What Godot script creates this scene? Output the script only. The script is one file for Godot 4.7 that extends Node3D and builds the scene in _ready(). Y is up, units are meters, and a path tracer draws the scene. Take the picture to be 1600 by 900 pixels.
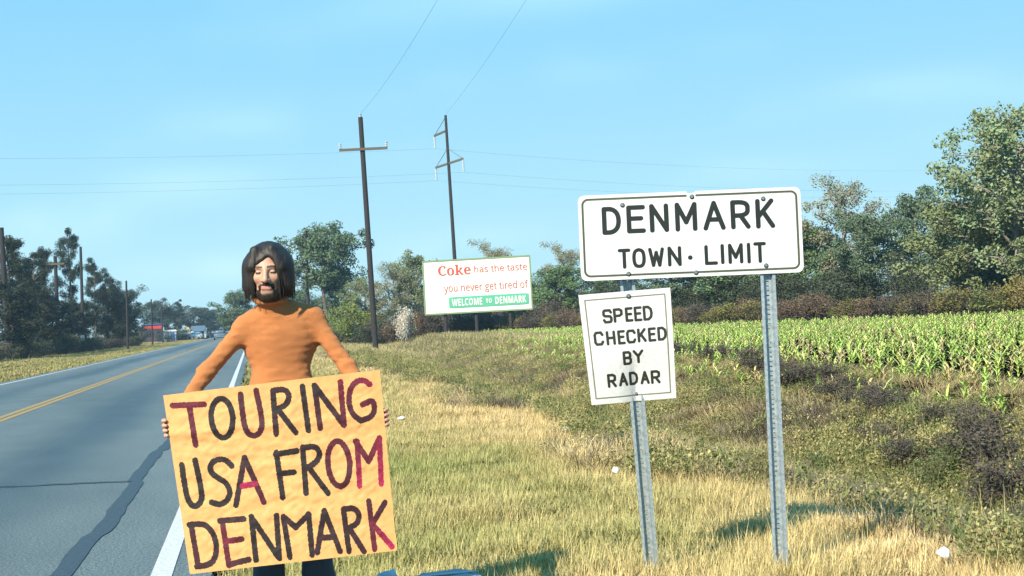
extends Node3D
# A man with a hand painted cardboard sign on a road verge, beside two town signs.

var R := RandomNumberGenerator.new()
var M := {}
var NZ := FastNoiseLite.new()      # broad patches
var NF := FastNoiseLite.new()      # fine bumps
var used := {}


class MB:
	var v := PackedVector3Array()
	var n := PackedVector3Array()
	var c := PackedColorArray()
	var t := PackedVector2Array()
	var i := PackedInt32Array()

	func tri(a: Vector3, b: Vector3, d: Vector3, nn: Vector3, col := Color.WHITE) -> void:
		var k := v.size()
		if (b - a).cross(d - a).dot(nn) > 0.0:
			var s := b
			b = d
			d = s
		v.append_array(PackedVector3Array([a, b, d]))
		n.append_array(PackedVector3Array([nn, nn, nn]))
		c.append_array(PackedColorArray([col, col, col]))
		t.append_array(PackedVector2Array([Vector2.ZERO, Vector2.RIGHT, Vector2.ONE]))
		i.append_array(PackedInt32Array([k, k + 1, k + 2]))

	# corners in ring order
	func quad(a: Vector3, b: Vector3, d: Vector3, e: Vector3, nn: Vector3, col := Color.WHITE) -> void:
		var k := v.size()
		v.append_array(PackedVector3Array([a, b, d, e]))
		n.append_array(PackedVector3Array([nn, nn, nn, nn]))
		c.append_array(PackedColorArray([col, col, col, col]))
		t.append_array(PackedVector2Array([Vector2(0, 0), Vector2(1, 0), Vector2(1, 1), Vector2(0, 1)]))
		if (b - a).cross(d - a).dot(nn) > 0.0:
			i.append_array(PackedInt32Array([k, k + 2, k + 1, k, k + 3, k + 2]))
		else:
			i.append_array(PackedInt32Array([k, k + 1, k + 2, k, k + 2, k + 3]))

	# a flat leaf, normal from its own plane
	func leaf(p: Vector3, along: Vector3, side: Vector3, col: Color) -> void:
		var nn := along.cross(side).normalized()
		var k := v.size()
		v.append_array(PackedVector3Array([p - along, p + side, p + along, p - side]))
		n.append_array(PackedVector3Array([nn, nn, nn, nn]))
		c.append_array(PackedColorArray([col, col, col, col]))
		t.append_array(PackedVector2Array([Vector2(0, 0), Vector2(1, 0), Vector2(1, 1), Vector2(0, 1)]))
		i.append_array(PackedInt32Array([k, k + 1, k + 2, k, k + 2, k + 3]))

	func box(at: Vector3, size: Vector3, b := Basis.IDENTITY, col := Color.WHITE) -> void:
		var h := size * 0.5
		for ax in 3:
			for s in [-1.0, 1.0]:
				var nn := Vector3.ZERO
				nn[ax] = s
				var p := Vector3.ZERO
				p[(ax + 1) % 3] = h[(ax + 1) % 3]
				var q := Vector3.ZERO
				q[(ax + 2) % 3] = h[(ax + 2) % 3]
				var o := nn * h[ax]
				quad(at + b * (o - p - q), at + b * (o + p - q), at + b * (o + p + q), at + b * (o - p + q), (b * nn).normalized(), col)

	func tube(pts: PackedVector3Array, rad: PackedFloat32Array, sides := 6, col := Color.WHITE, caps := true) -> void:
		var k := v.size()
		var m := pts.size()
		var x := Vector3.ZERO
		for j in m:
			var d := (pts[mini(j + 1, m - 1)] - pts[maxi(j - 1, 0)]).normalized()
			if j == 0:
				x = d.cross(Vector3(0.31, 0.2, 0.93) if absf(d.y) > 0.7 else Vector3.UP).normalized()
			x = (x - d * x.dot(d)).normalized()
			var y := d.cross(x)
			for s in sides:
				var a := TAU * s / sides
				var o := x * cos(a) + y * sin(a)
				v.append(pts[j] + o * rad[j])
				n.append(o)
				c.append(col)
				t.append(Vector2(float(s) / sides, float(j)))
		for j in m - 1:
			for s in sides:
				var a := k + j * sides + s
				var b := k + j * sides + (s + 1) % sides
				i.append_array(PackedInt32Array([a, a + sides, b, b, a + sides, b + sides]))
		if caps:
			for e in [0, m - 1]:
				var d := (pts[0] - pts[1]).normalized() if e == 0 else (pts[m - 1] - pts[m - 2]).normalized()
				for s in range(1, sides - 1):
					tri(v[k + e * sides], v[k + e * sides + s], v[k + e * sides + s + 1], d, col)

	# rounded box (superellipsoid)
	func pillow(at: Vector3, half: Vector3, e := 0.35, b := Basis.IDENTITY, nu := 20, nv := 12, col := Color.WHITE, noise: FastNoiseLite = null, amp := 0.0) -> void:
		var k := v.size()
		for j in nv + 1:
			var la := -PI / 2 + PI * j / nv
			for s in nu + 1:
				var lo := TAU * (s % nu) / nu
				var d := Vector3(spow(cos(la), e) * spow(cos(lo), e), spow(sin(la), e), spow(cos(la), e) * spow(sin(lo), e))
				var p := d * half
				if noise:
					p += d.normalized() * amp * noise.get_noise_3dv(p * 40.0 + at * 13.0)
				v.append(at + b * p)
				var nn := Vector3(spow(cos(la), 2 - e) * spow(cos(lo), 2 - e) / half.x, spow(sin(la), 2 - e) / half.y, spow(cos(la), 2 - e) * spow(sin(lo), 2 - e) / half.z)
				n.append((b * nn).normalized())
				c.append(col)
				t.append(Vector2(float(s) / nu, float(j) / nv))
		for j in nv:
			for s in nu:
				var a := k + j * (nu + 1) + s
				var q := a + nu + 1
				i.append_array(PackedInt32Array([a, a + 1, q, a + 1, q + 1, q]))

	func spow(a: float, e: float) -> float:
		return signf(a) * pow(absf(a), e)

	func mesh() -> ArrayMesh:
		var a := []
		a.resize(Mesh.ARRAY_MAX)
		a[Mesh.ARRAY_VERTEX] = v
		a[Mesh.ARRAY_NORMAL] = n
		a[Mesh.ARRAY_COLOR] = c
		a[Mesh.ARRAY_TEX_UV] = t
		a[Mesh.ARRAY_INDEX] = i
		var m := ArrayMesh.new()
		m.add_surface_from_arrays(Mesh.PRIMITIVE_TRIANGLES, a)
		return m


# a distance field of tapered capsules and ellipsoids, joined softly, meshed as surface nets
class Field:
	var kind := PackedInt32Array()     # 0 capsule, 1 ellipsoid
	var op := PackedInt32Array()       # 1 add, -1 cut
	var a := PackedVector3Array()
	var b := PackedVector3Array()      # capsule end, or radii
	var ra := PackedFloat32Array()
	var rb := PackedFloat32Array()
	var k := PackedFloat32Array()
	var sq := PackedFloat32Array()     # squash of depth
	var act := PackedInt32Array()
	var noise: FastNoiseLite
	var amp := 0.0
	var sleeve := 0.0                  # how much deeper the folds run in the sleeves
	var stretch := Vector3.ONE
	var ylo := -1e9
	var yhi := 1e9

	func cap(p: Vector3, q: Vector3, r0: float, r1: float, soft := 0.03, squash := 1.0, o := 1) -> void:
		kind.append(0); op.append(o); a.append(p); b.append(q); ra.append(r0); rb.append(r1); k.append(soft); sq.append(squash)

	func ell(p: Vector3, r: Vector3, soft := 0.02, o := 1) -> void:
		kind.append(1); op.append(o); a.append(p); b.append(r); ra.append(0); rb.append(0); k.append(soft); sq.append(1.0)

	func one(j: int, p: Vector3) -> float:
		if kind[j] == 1:
			var q := (p - a[j]) / b[j]
			var k0 := q.length()
			var k1 := (q / b[j]).length()
			return k0 * (k0 - 1.0) / maxf(k1, 1e-6)
		var s := sq[j]
		var ab := b[j] - a[j]
		var ap := p - a[j]
		if s != 1.0:
			ap.z /= s
			ab.z /= s
		var h := clampf(ap.dot(ab) / maxf(ab.length_squared(), 1e-9), 0.0, 1.0)
		return ((ap - ab * h).length() - lerpf(ra[j], rb[j], h)) * (s if s < 1.0 else 1.0)

	func prep(p: Vector3, r: float) -> void:
		act.clear()
		var lo := 1e9
		var ds := PackedFloat32Array()
		for j in kind.size():
			var d := one(j, p)
			ds.append(d)
			if op[j] == 1:
				lo = minf(lo, d)
		for j in kind.size():
			if op[j] == 1 and ds[j] < lo + 2.6 * r + k[j] * 1.5 or op[j] == -1 and ds[j] < 1.6 * r + k[j] * 1.5:
				act.append(j)

	func val(p: Vector3) -> float:
		var d := 1e3
		for j in act:
			var e := one(j, p)
			var s := k[j]
			if op[j] == 1:
				var h := maxf(s - absf(d - e), 0.0) / s
				d = minf(d, e) - h * h * s * 0.25
			else:
				var h := maxf(s - absf(d + e), 0.0) / s
				d = maxf(d, -e) + h * h * s * 0.25
		if amp != 0.0 and absf(d) < 0.06:
			d += amp * (1.0 + sleeve * clampf((absf(p.x) - 0.17) * 9.0, 0.0, 1.0)) * noise.get_noise_3dv(p * stretch)
		if p.y < ylo + 0.1:
			d = maxf(d, ylo - p.y)
		if p.y > yhi - 0.1:
			d = maxf(d, p.y - yhi)
		return d

	func nets(mb: MB, lo: Vector3, hi: Vector3, cell: float, col: Callable) -> void:
		const B := 6
		var nb := Vector3i(((hi - lo) / (cell * B)).ceil())
		var nx := nb.x * B + 1
		var ny := nb.y * B + 1
		var nz := nb.z * B + 1
		var g := PackedFloat32Array()
		g.resize(nx * ny * nz)
		g.fill(1.0)
		var vi := PackedInt32Array()
		vi.resize(nx * ny * nz)
		vi.fill(-1)
		var live := []
		var rad := cell * B * 0.87
		for bz in nb.z:
			for by in nb.y:
				for bx in nb.x:
					var mid := lo + (Vector3(bx, by, bz) + Vector3(0.5, 0.5, 0.5)) * cell * B
					prep(mid, rad)
					if absf(val(mid)) > rad * 1.5 + absf(amp):
						continue
					live.append(Vector3i(bx, by, bz))
					for z in B + 1:
						for y in B + 1:
							var o := ((bz * B + z) * ny + by * B + y) * nx + bx * B
							for x in B + 1:
								g[o + x] = val(lo + Vector3(bx * B + x, by * B + y, bz * B + z) * cell)
		var sy := nx
		var sz := nx * ny
		var first := mb.v.size()
		var offs := PackedInt32Array([0, 1, sy, sy + 1, sz, sz + 1, sz + sy, sz + sy + 1])
		var edges := PackedInt32Array([0, 1, 2, 3, 4, 5, 6, 7, 0, 2, 1, 3, 4, 6, 5, 7, 0, 4, 1, 5, 2, 6, 3, 7])
		for bl in live:
			for z in B:
				for y in B:
					for x in B:
						var o: int = ((bl.z * B + z) * ny + bl.y * B + y) * nx + bl.x * B + x
						var neg := 0
						for q in 8:
							if g[o + offs[q]] < 0.0:
								neg += 1
						if neg == 0 or neg == 8:
							continue
						var s := Vector3.ZERO
						var m := 0
						for q in 12:
							var e0 := edges[q * 2]
							var e1 := edges[q * 2 + 1]
							var d0 := g[o + offs[e0]]
							var d1 := g[o + offs[e1]]
							if (d0 < 0.0) != (d1 < 0.0):
								var f := d0 / (d0 - d1)
								var p0 := Vector3(e0 & 1, (e0 >> 1) & 1, (e0 >> 2) & 1)
								var p1 := Vector3(e1 & 1, (e1 >> 1) & 1, (e1 >> 2) & 1)
								s += p0.lerp(p1, f)
								m += 1
						var w := lo + (Vector3(bl.x * B + x, bl.y * B + y, bl.z * B + z) + s / m) * cell
						vi[o] = mb.v.size()
						mb.v.append(w)
						mb.n.append(Vector3.ZERO)
						mb.c.append(col.call(w))
						mb.t.append(Vector2.ZERO)
		for bl in live:
			for z in B:
				for y in B:
					for x in B:
						var o: int = ((bl.z * B + z) * ny + bl.y * B + y) * nx + bl.x * B + x
						if vi[o] < 0:
							continue
						var d0 := g[o] < 0.0
						for ax in 3:
							var s1: int = [1, sy, sz][ax]
							if (g[o + s1] < 0.0) == d0:
								continue
							var u: int = [sy, sz, 1][ax]
							var w: int = [sz, 1, sy][ax]
							if o - u - w < 0:
								continue
							var q0 := vi[o]
							var q1 := vi[o - u]
							var q2 := vi[o - u - w]
							var q3 := vi[o - w]
							if q1 < 0 or q2 < 0 or q3 < 0:
								continue
							var ad := Vector3.ZERO
							ad[ax] = 1.0 if d0 else -1.0
							var fn := (mb.v[q2] - mb.v[q0]).cross(mb.v[q3] - mb.v[q1])
							if fn.dot(ad) > 0.0:
								mb.i.append_array(PackedInt32Array([q0, q2, q1, q0, q3, q2]))
							else:
								mb.i.append_array(PackedInt32Array([q0, q1, q2, q0, q2, q3]))
								fn = -fn
							for q in [q0, q1, q2, q3]:
								mb.n[q] += fn
		for q in range(first, mb.v.size()):
			mb.n[q] = mb.n[q].normalized()


func numbered(s: String) -> String:
	var k: int = used.get(s, -1) + 1
	used[s] = k
	return s if k == 0 else "%s_%03d" % [s, k]


func tag(o: Node3D, label: String, category: String, group := "", kind := "") -> void:
	o.set_meta("label", label)
	if category: o.set_meta("category", category)
	if group: o.set_meta("group", group)
	if kind: o.set_meta("kind", kind)


func obj(called: String, mesh: Mesh, mat: Material, parent: Node3D = self) -> MeshInstance3D:
	var o := MeshInstance3D.new()
	o.name = numbered(called) if parent == self else called
	o.mesh = mesh
	o.material_override = mat
	parent.add_child(o, true)
	return o


func thing(called: String, at: Vector3, label: String, category: String, group := "", turn := 0.0) -> Node3D:
	var o := Node3D.new()
	o.name = numbered(called)
	add_child(o)
	o.position = at
	o.rotation.y = turn
	tag(o, label, category, group)
	return o


func lin(r: float, g: float, b: float) -> Color:
	return Color(r, g, b).linear_to_srgb()


func mat(called: String, col: Color, rough := 0.9, metal := 0.0, vc := false) -> StandardMaterial3D:
	var m := StandardMaterial3D.new()
	m.resource_name = called
	m.albedo_color = col
	m.roughness = rough
	m.metallic = metal
	m.vertex_color_use_as_albedo = vc
	m.cull_mode = BaseMaterial3D.CULL_DISABLED
	M[called] = m
	return m


func noise_tex(freq: float, lo: float, hi: float, size := 512, oct := 4, sd := 1, normal := false) -> NoiseTexture2D:
	var f := FastNoiseLite.new()
	f.seed = sd
	f.frequency = freq
	f.fractal_octaves = oct
	var t := NoiseTexture2D.new()
	t.width = size
	t.height = size
	t.seamless = true
	t.noise = f
	if normal:
		t.as_normal_map = true
		t.bump_strength = lo
	else:
		var g := Gradient.new()
		g.set_color(0, Color(lo, lo, lo))
		g.set_color(1, Color(hi, hi, hi))
		t.color_ramp = g
	return t


func rr(a: float, b: float) -> float:
	return R.randf_range(a, b)


func rdir() -> Vector3:
	var z := rr(-1, 1)
	var p := rr(0, TAU)
	var s := sqrt(1 - z * z)
	return Vector3(s * cos(p), z, s * sin(p))


# ---------------------------------------------------------------- the lie of the land
const PROF := [-500.0, 0.3, -40.0, 0.2, -20.0, 0.0, -13.0, -0.12, -9.2, -0.05, -8.7, -0.06, -0.3, -0.06, -0.1, -0.025, 1.2, -0.03, 3.8, -0.10, 4.6, -0.26, 6.0, -0.72, 6.7, -0.76, 8.6, -0.2, 9.6, 0.13, 10.4, 0.2, 60.0, 0.25, 500.0, 0.4]

func bend(z: float) -> float:        # how far the ditch swings away from the road with distance
	if z > -15.0: return -0.6
	if z > -45.0: return lerpf(-0.6, 0.5, (-15.0 - z) / 30.0)
	if z > -75.0: return lerpf(0.5, 2.2, (-45.0 - z) / 30.0)
	return 2.2

func ht(x: float, z: float) -> float:
	var xs := x
	if x > 4.2:
		xs = x - bend(z) * clampf((x - 4.2) / 3.0, 0.0, 1.0)
	var y := 0.0
	for j in range(0, PROF.size() - 2, 2):
		if xs < PROF[j + 2]:
			y = lerpf(PROF[j + 1], PROF[j + 3], clampf((xs - PROF[j]) / (PROF[j + 2] - PROF[j]), 0.0, 1.0))
			break
	var amp := 0.0
	if xs > 0.2: amp = 0.04
	if xs > 4.0 and xs < 10.0: amp = 0.12
	if xs < -9.5: amp = 0.08
	if z < -70.0 and y < -0.2: y = lerpf(y, -0.2, clampf((-70.0 - z) / 40.0, 0.0, 0.7))
	return y + amp * NF.get_noise_2d(x * 14.0, z * 14.0)


func sward(x: float, z: float) -> Color:      # straw or green: patches of growth on the verge
	var n := NZ.get_noise_2d(x * 9.0, z * 5.0) + 0.5 * NZ.get_noise_2d(x * 40.0 + 300.0, z * 30.0)
	var dry := 0.60 + n * 0.65
	if x > 2.6 and x < 5.0: dry += 0.24 * clampf(x - 2.6, 0, 1)
	if x > 0.3 and x < 2.6 and z < -7.5 and z > -16.0: dry -= 0.12
	if x < -8.0: dry = 0.55 + n * 0.5
	dry = clampf(dry, 0.0, 1.0)
	return Color(0.29, 0.33, 0.095).lerp(Color(0.74, 0.555, 0.28), dry)

const INK := [
	[1, 0.9, 0.035, 0.063, 0.177, 0.077],
	[0.9, 0.7, 0.110, 0.074, 0.113, 0.297],
	[0, 0, 0.299, 0.167, 0.292, 0.216, 0.277, 0.254, 0.256, 0.275, 0.234, 0.274, 0.215, 0.252, 0.202, 0.212, 0.199, 0.164, 0.206, 0.115, 0.222, 0.077, 0.243, 0.056, 0.265, 0.057, 0.284, 0.079, 0.296, 0.119, 0.299, 0.167],
	[0.5, 0.6, 0.347, 0.046, 0.344, 0.218, 0.360, 0.273, 0.386, 0.287, 0.415, 0.270, 0.432, 0.217, 0.420, 0.035],
	[0, 0.3, 0.496, 0.050, 0.487, 0.288],
	[0.3, 0, 0.497, 0.046, 0.553, 0.045, 0.571, 0.087, 0.549, 0.136, 0.495, 0.154],
	[0, 0.2, 0.509, 0.156, 0.578, 0.293],
	[0, 0.1, 0.633, 0.043, 0.638, 0.289],
	[0.2, 0.5, 0.689, 0.045, 0.694, 0.283],
	[0, 0.5, 0.689, 0.045, 0.804, 0.280],
	[1, 0.7, 0.811, 0.042, 0.807, 0.283],
	[1.2, 0.3, 0.947, 0.075, 0.917, 0.044, 0.879, 0.052, 0.850, 0.094, 0.839, 0.170, 0.852, 0.231, 0.887, 0.268],
	[0.3, 0.8, 0.887, 0.268, 0.932, 0.261, 0.959, 0.226, 0.957, 0.161, 0.904, 0.182],
	[0, 0, 0.037, 0.398, 0.036, 0.582, 0.057, 0.635, 0.092, 0.629, 0.112, 0.579, 0.100, 0.381],
	[0.1, 0, 0.264, 0.436, 0.241, 0.398, 0.204, 0.389, 0.168, 0.410, 0.161, 0.455, 0.192, 0.492, 0.227, 0.523, 0.243, 0.577, 0.220, 0.627, 0.185, 0.642, 0.148, 0.624],
	[0.1, 0.3, 0.259, 0.654, 0.327, 0.399],
	[0.2, 0.7, 0.327, 0.399, 0.390, 0.654],
	[1.5, 1.4, 0.301, 0.553, 0.363, 0.548],
	[0, 0, 0.477, 0.391, 0.481, 0.640],
	[0, 0.1, 0.473, 0.400, 0.573, 0.394],
	[0.1, 0, 0.478, 0.509, 0.547, 0.510],
	[0.1, 0, 0.602, 0.378, 0.593, 0.632],
	[0.1, 0.1, 0.602, 0.382, 0.657, 0.379, 0.681, 0.415, 0.665, 0.465, 0.607, 0.497],
	[0.2, 0, 0.619, 0.492, 0.696, 0.646],
	[0.5, 0.8, 0.816, 0.494, 0.809, 0.548, 0.794, 0.592, 0.772, 0.616, 0.749, 0.615, 0.728, 0.590, 0.714, 0.545, 0.710, 0.490, 0.716, 0.435, 0.732, 0.391, 0.753, 0.368, 0.777, 0.368, 0.797, 0.394, 0.811, 0.438, 0.816, 0.494],
	[0.8, 1.5, 0.861, 0.382, 0.851, 0.625],
	[0.9, 0.8, 0.853, 0.380, 0.906, 0.498],
	[0.8, 1.1, 0.906, 0.498, 0.966, 0.380],
	[1.2, 1.5, 0.968, 0.377, 0.956, 0.629],
	[0.3, 0.5, 0.039, 0.740, 0.044, 0.964],
	[0.1, 0.3, 0.031, 0.732, 0.101, 0.735, 0.134, 0.786, 0.145, 0.859, 0.127, 0.936, 0.089, 0.963, 0.038, 0.963],
	[0.8, 0.8, 0.185, 0.731, 0.187, 0.976],
	[0.3, 0.2, 0.174, 0.729, 0.286, 0.734],
	[1.1, 0.6, 0.188, 0.845, 0.264, 0.842],
	[0.6, 0.2, 0.188, 0.973, 0.285, 0.957],
	[0, 0, 0.323, 0.726, 0.318, 0.964],
	[0, 0, 0.325, 0.733, 0.424, 0.962],
	[0.1, 0, 0.441, 0.735, 0.429, 0.969],
	[0.1, 0, 0.472, 0.753, 0.480, 0.969],
	[0.2, 0.1, 0.473, 0.746, 0.524, 0.812],
	[0.1, 0.1, 0.524, 0.812, 0.593, 0.749],
	[0.1, 0.1, 0.593, 0.749, 0.587, 0.970],
	[0.2, 0.1, 0.613, 0.961, 0.669, 0.740],
	[0.1, 0.3, 0.669, 0.740, 0.723, 0.969],
	[0.4, 0.2, 0.630, 0.885, 0.697, 0.887],
	[0.2, 0.1, 0.761, 0.746, 0.766, 0.974],
	[0.3, 0.2, 0.762, 0.743, 0.812, 0.742, 0.837, 0.782, 0.821, 0.832, 0.768, 0.851],
	[0.2, 0.4, 0.780, 0.852, 0.839, 0.984],
	[0.5, 0.9, 0.887, 0.717, 0.892, 0.978],
	[0.3, 0.7, 0.964, 0.734, 0.893, 0.842],
	[1, 1.6, 0.893, 0.842, 0.978, 0.976]]
const TOWN := [["D", 0.148, 0.307, 0.070, 0.289], ["E", 0.258, 0.301, 0.068, 0.289], ["N", 0.362, 0.299, 0.069, 0.296], ["M", 0.483, 0.297, 0.082, 0.301], ["A", 0.609, 0.296, 0.083, 0.306], ["R", 0.727, 0.297, 0.071, 0.303], ["K", 0.838, 0.297, 0.069, 0.309], ["T", 0.198, 0.758, 0.045, 0.204], ["O", 0.264, 0.758, 0.049, 0.207], ["W", 0.342, 0.756, 0.060, 0.196], ["N", 0.424, 0.754, 0.050, 0.204], [".", 0.494, 0.776, 0.008, 0.022], ["L", 0.588, 0.755, 0.047, 0.204], ["I", 0.639, 0.751, 0.009, 0.206], ["M", 0.698, 0.751, 0.055, 0.207], ["I", 0.757, 0.752, 0.009, 0.213], ["T", 0.807, 0.750, 0.045, 0.214]]
const RADAR := [["S", 0.290, 0.212, 0.084, 0.111], ["P", 0.408, 0.211, 0.081, 0.111], ["E", 0.530, 0.212, 0.062, 0.114], ["E", 0.629, 0.213, 0.064, 0.117], ["D", 0.738, 0.213, 0.084, 0.117], ["C", 0.169, 0.406, 0.088, 0.111], ["H", 0.303, 0.409, 0.079, 0.111], ["E", 0.422, 0.411, 0.061, 0.111], ["C", 0.531, 0.411, 0.084, 0.108], ["K", 0.652, 0.408, 0.076, 0.108], ["E", 0.767, 0.409, 0.064, 0.110], ["D", 0.880, 0.408, 0.081, 0.108], ["B", 0.467, 0.602, 0.077, 0.108], ["Y", 0.593, 0.596, 0.096, 0.104], ["R", 0.266, 0.794, 0.079, 0.107], ["A", 0.399, 0.792, 0.081, 0.105], ["D", 0.522, 0.791, 0.084, 0.105], ["A", 0.652, 0.792, 0.079, 0.103], ["R", 0.774, 0.794, 0.084, 0.105]]


func _ready() -> void:
	R.seed = 7
	NZ.seed = 3; NZ.frequency = 0.01; NZ.fractal_octaves = 3
	NF.seed = 5; NF.frequency = 0.06; NF.fractal_octaves = 3
	var cam := Camera3D.new()
	cam.name = "camera"
	cam.transform = Transform3D(Basis(Vector3(0.982319, -0.054048, 0.179242), Vector3(0.049762, 0.998359, 0.028325), Vector3(-0.180479, -0.018904, 0.983397)), Vector3(0, 1.4, 0))
	cam.fov = 22.9
	cam.near = 0.1
	cam.far = 3000.0
	add_child(cam)
	cam.current = true
	var env := Environment.new()
	env.tonemap_mode = Environment.TONE_MAPPER_LINEAR
	env.tonemap_exposure = 2.0
	env.background_mode = Environment.BG_SKY
	var sm := ProceduralSkyMaterial.new()
	sm.sky_top_color = lin(0.045, 0.27, 0.495)
	sm.sky_horizon_color = lin(0.30, 0.47, 0.51)
	sm.sky_curve = 0.165
	sm.ground_horizon_color = lin(0.3, 0.34, 0.3)
	sm.ground_bottom_color = lin(0.16, 0.15, 0.1)
	sm.sky_cover = cirrus()
	env.sky = Sky.new()
	env.sky.sky_material = sm
	env.fog_enabled = true
	env.fog_density = 0.00035
	env.fog_light_color = lin(0.45, 0.68, 0.85)
	env.sdfgi_enabled = true
	env.ssao_enabled = true
	env.ssil_enabled = true
	var we := WorldEnvironment.new()
	we.name = "environment"
	we.environment = env
	add_child(we)
	var sun := DirectionalLight3D.new()
	sun.name = "sun"
	sun.light_energy = 1.4
	sun.light_color = Color(1.0, 0.95, 0.86)
	sun.light_angular_distance = 0.5
	sun.shadow_enabled = true
	add_child(sun)
	sun.look_at_from_position(Vector3.ZERO, Vector3(1.78, -1.95, -1.93), Vector3.UP)

	materials()
	print("setting ", Time.get_ticks_msec())
	ground()
	road()
	print("plants ", Time.get_ticks_msec())
	trees()
	bushes()
	crop()
	grass()
	print("signs ", Time.get_ticks_msec())
	town_sign()
	billboard()
	poles()
	town()
	litter()
	print("man ", Time.get_ticks_msec())
	man()
	cardboard()
	print("done ", Time.get_ticks_msec())


func cirrus() -> ImageTexture:        # thin high cloud all round the sky
	var w := 512
	var im := Image.create(w, 256, false, Image.FORMAT_RGBA8)
	var f := FastNoiseLite.new()
	f.seed = 21; f.frequency = 1.0; f.fractal_octaves = 4
	for y in 256:
		var la := PI / 2 - PI * (y + 0.5) / 256
		for x in w:
			var lo := TAU * (x + 0.5) / w
			var d := Vector3(cos(la) * cos(lo), sin(la), cos(la) * sin(lo))
			var a := 0.0
			if d.y > 0.02:
				var p := Vector2(d.x, d.z) / (d.y + 0.12)
				a = clampf(f.get_noise_2d(p.x * 1.1 + p.y * 0.5, p.y * 0.5) * 1.4 - 0.1, 0.0, 1.0) * 0.10
			im.set_pixel(x, y, Color(1.0, 0.97, 0.97, a))
	return ImageTexture.create_from_image(im)


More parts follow.
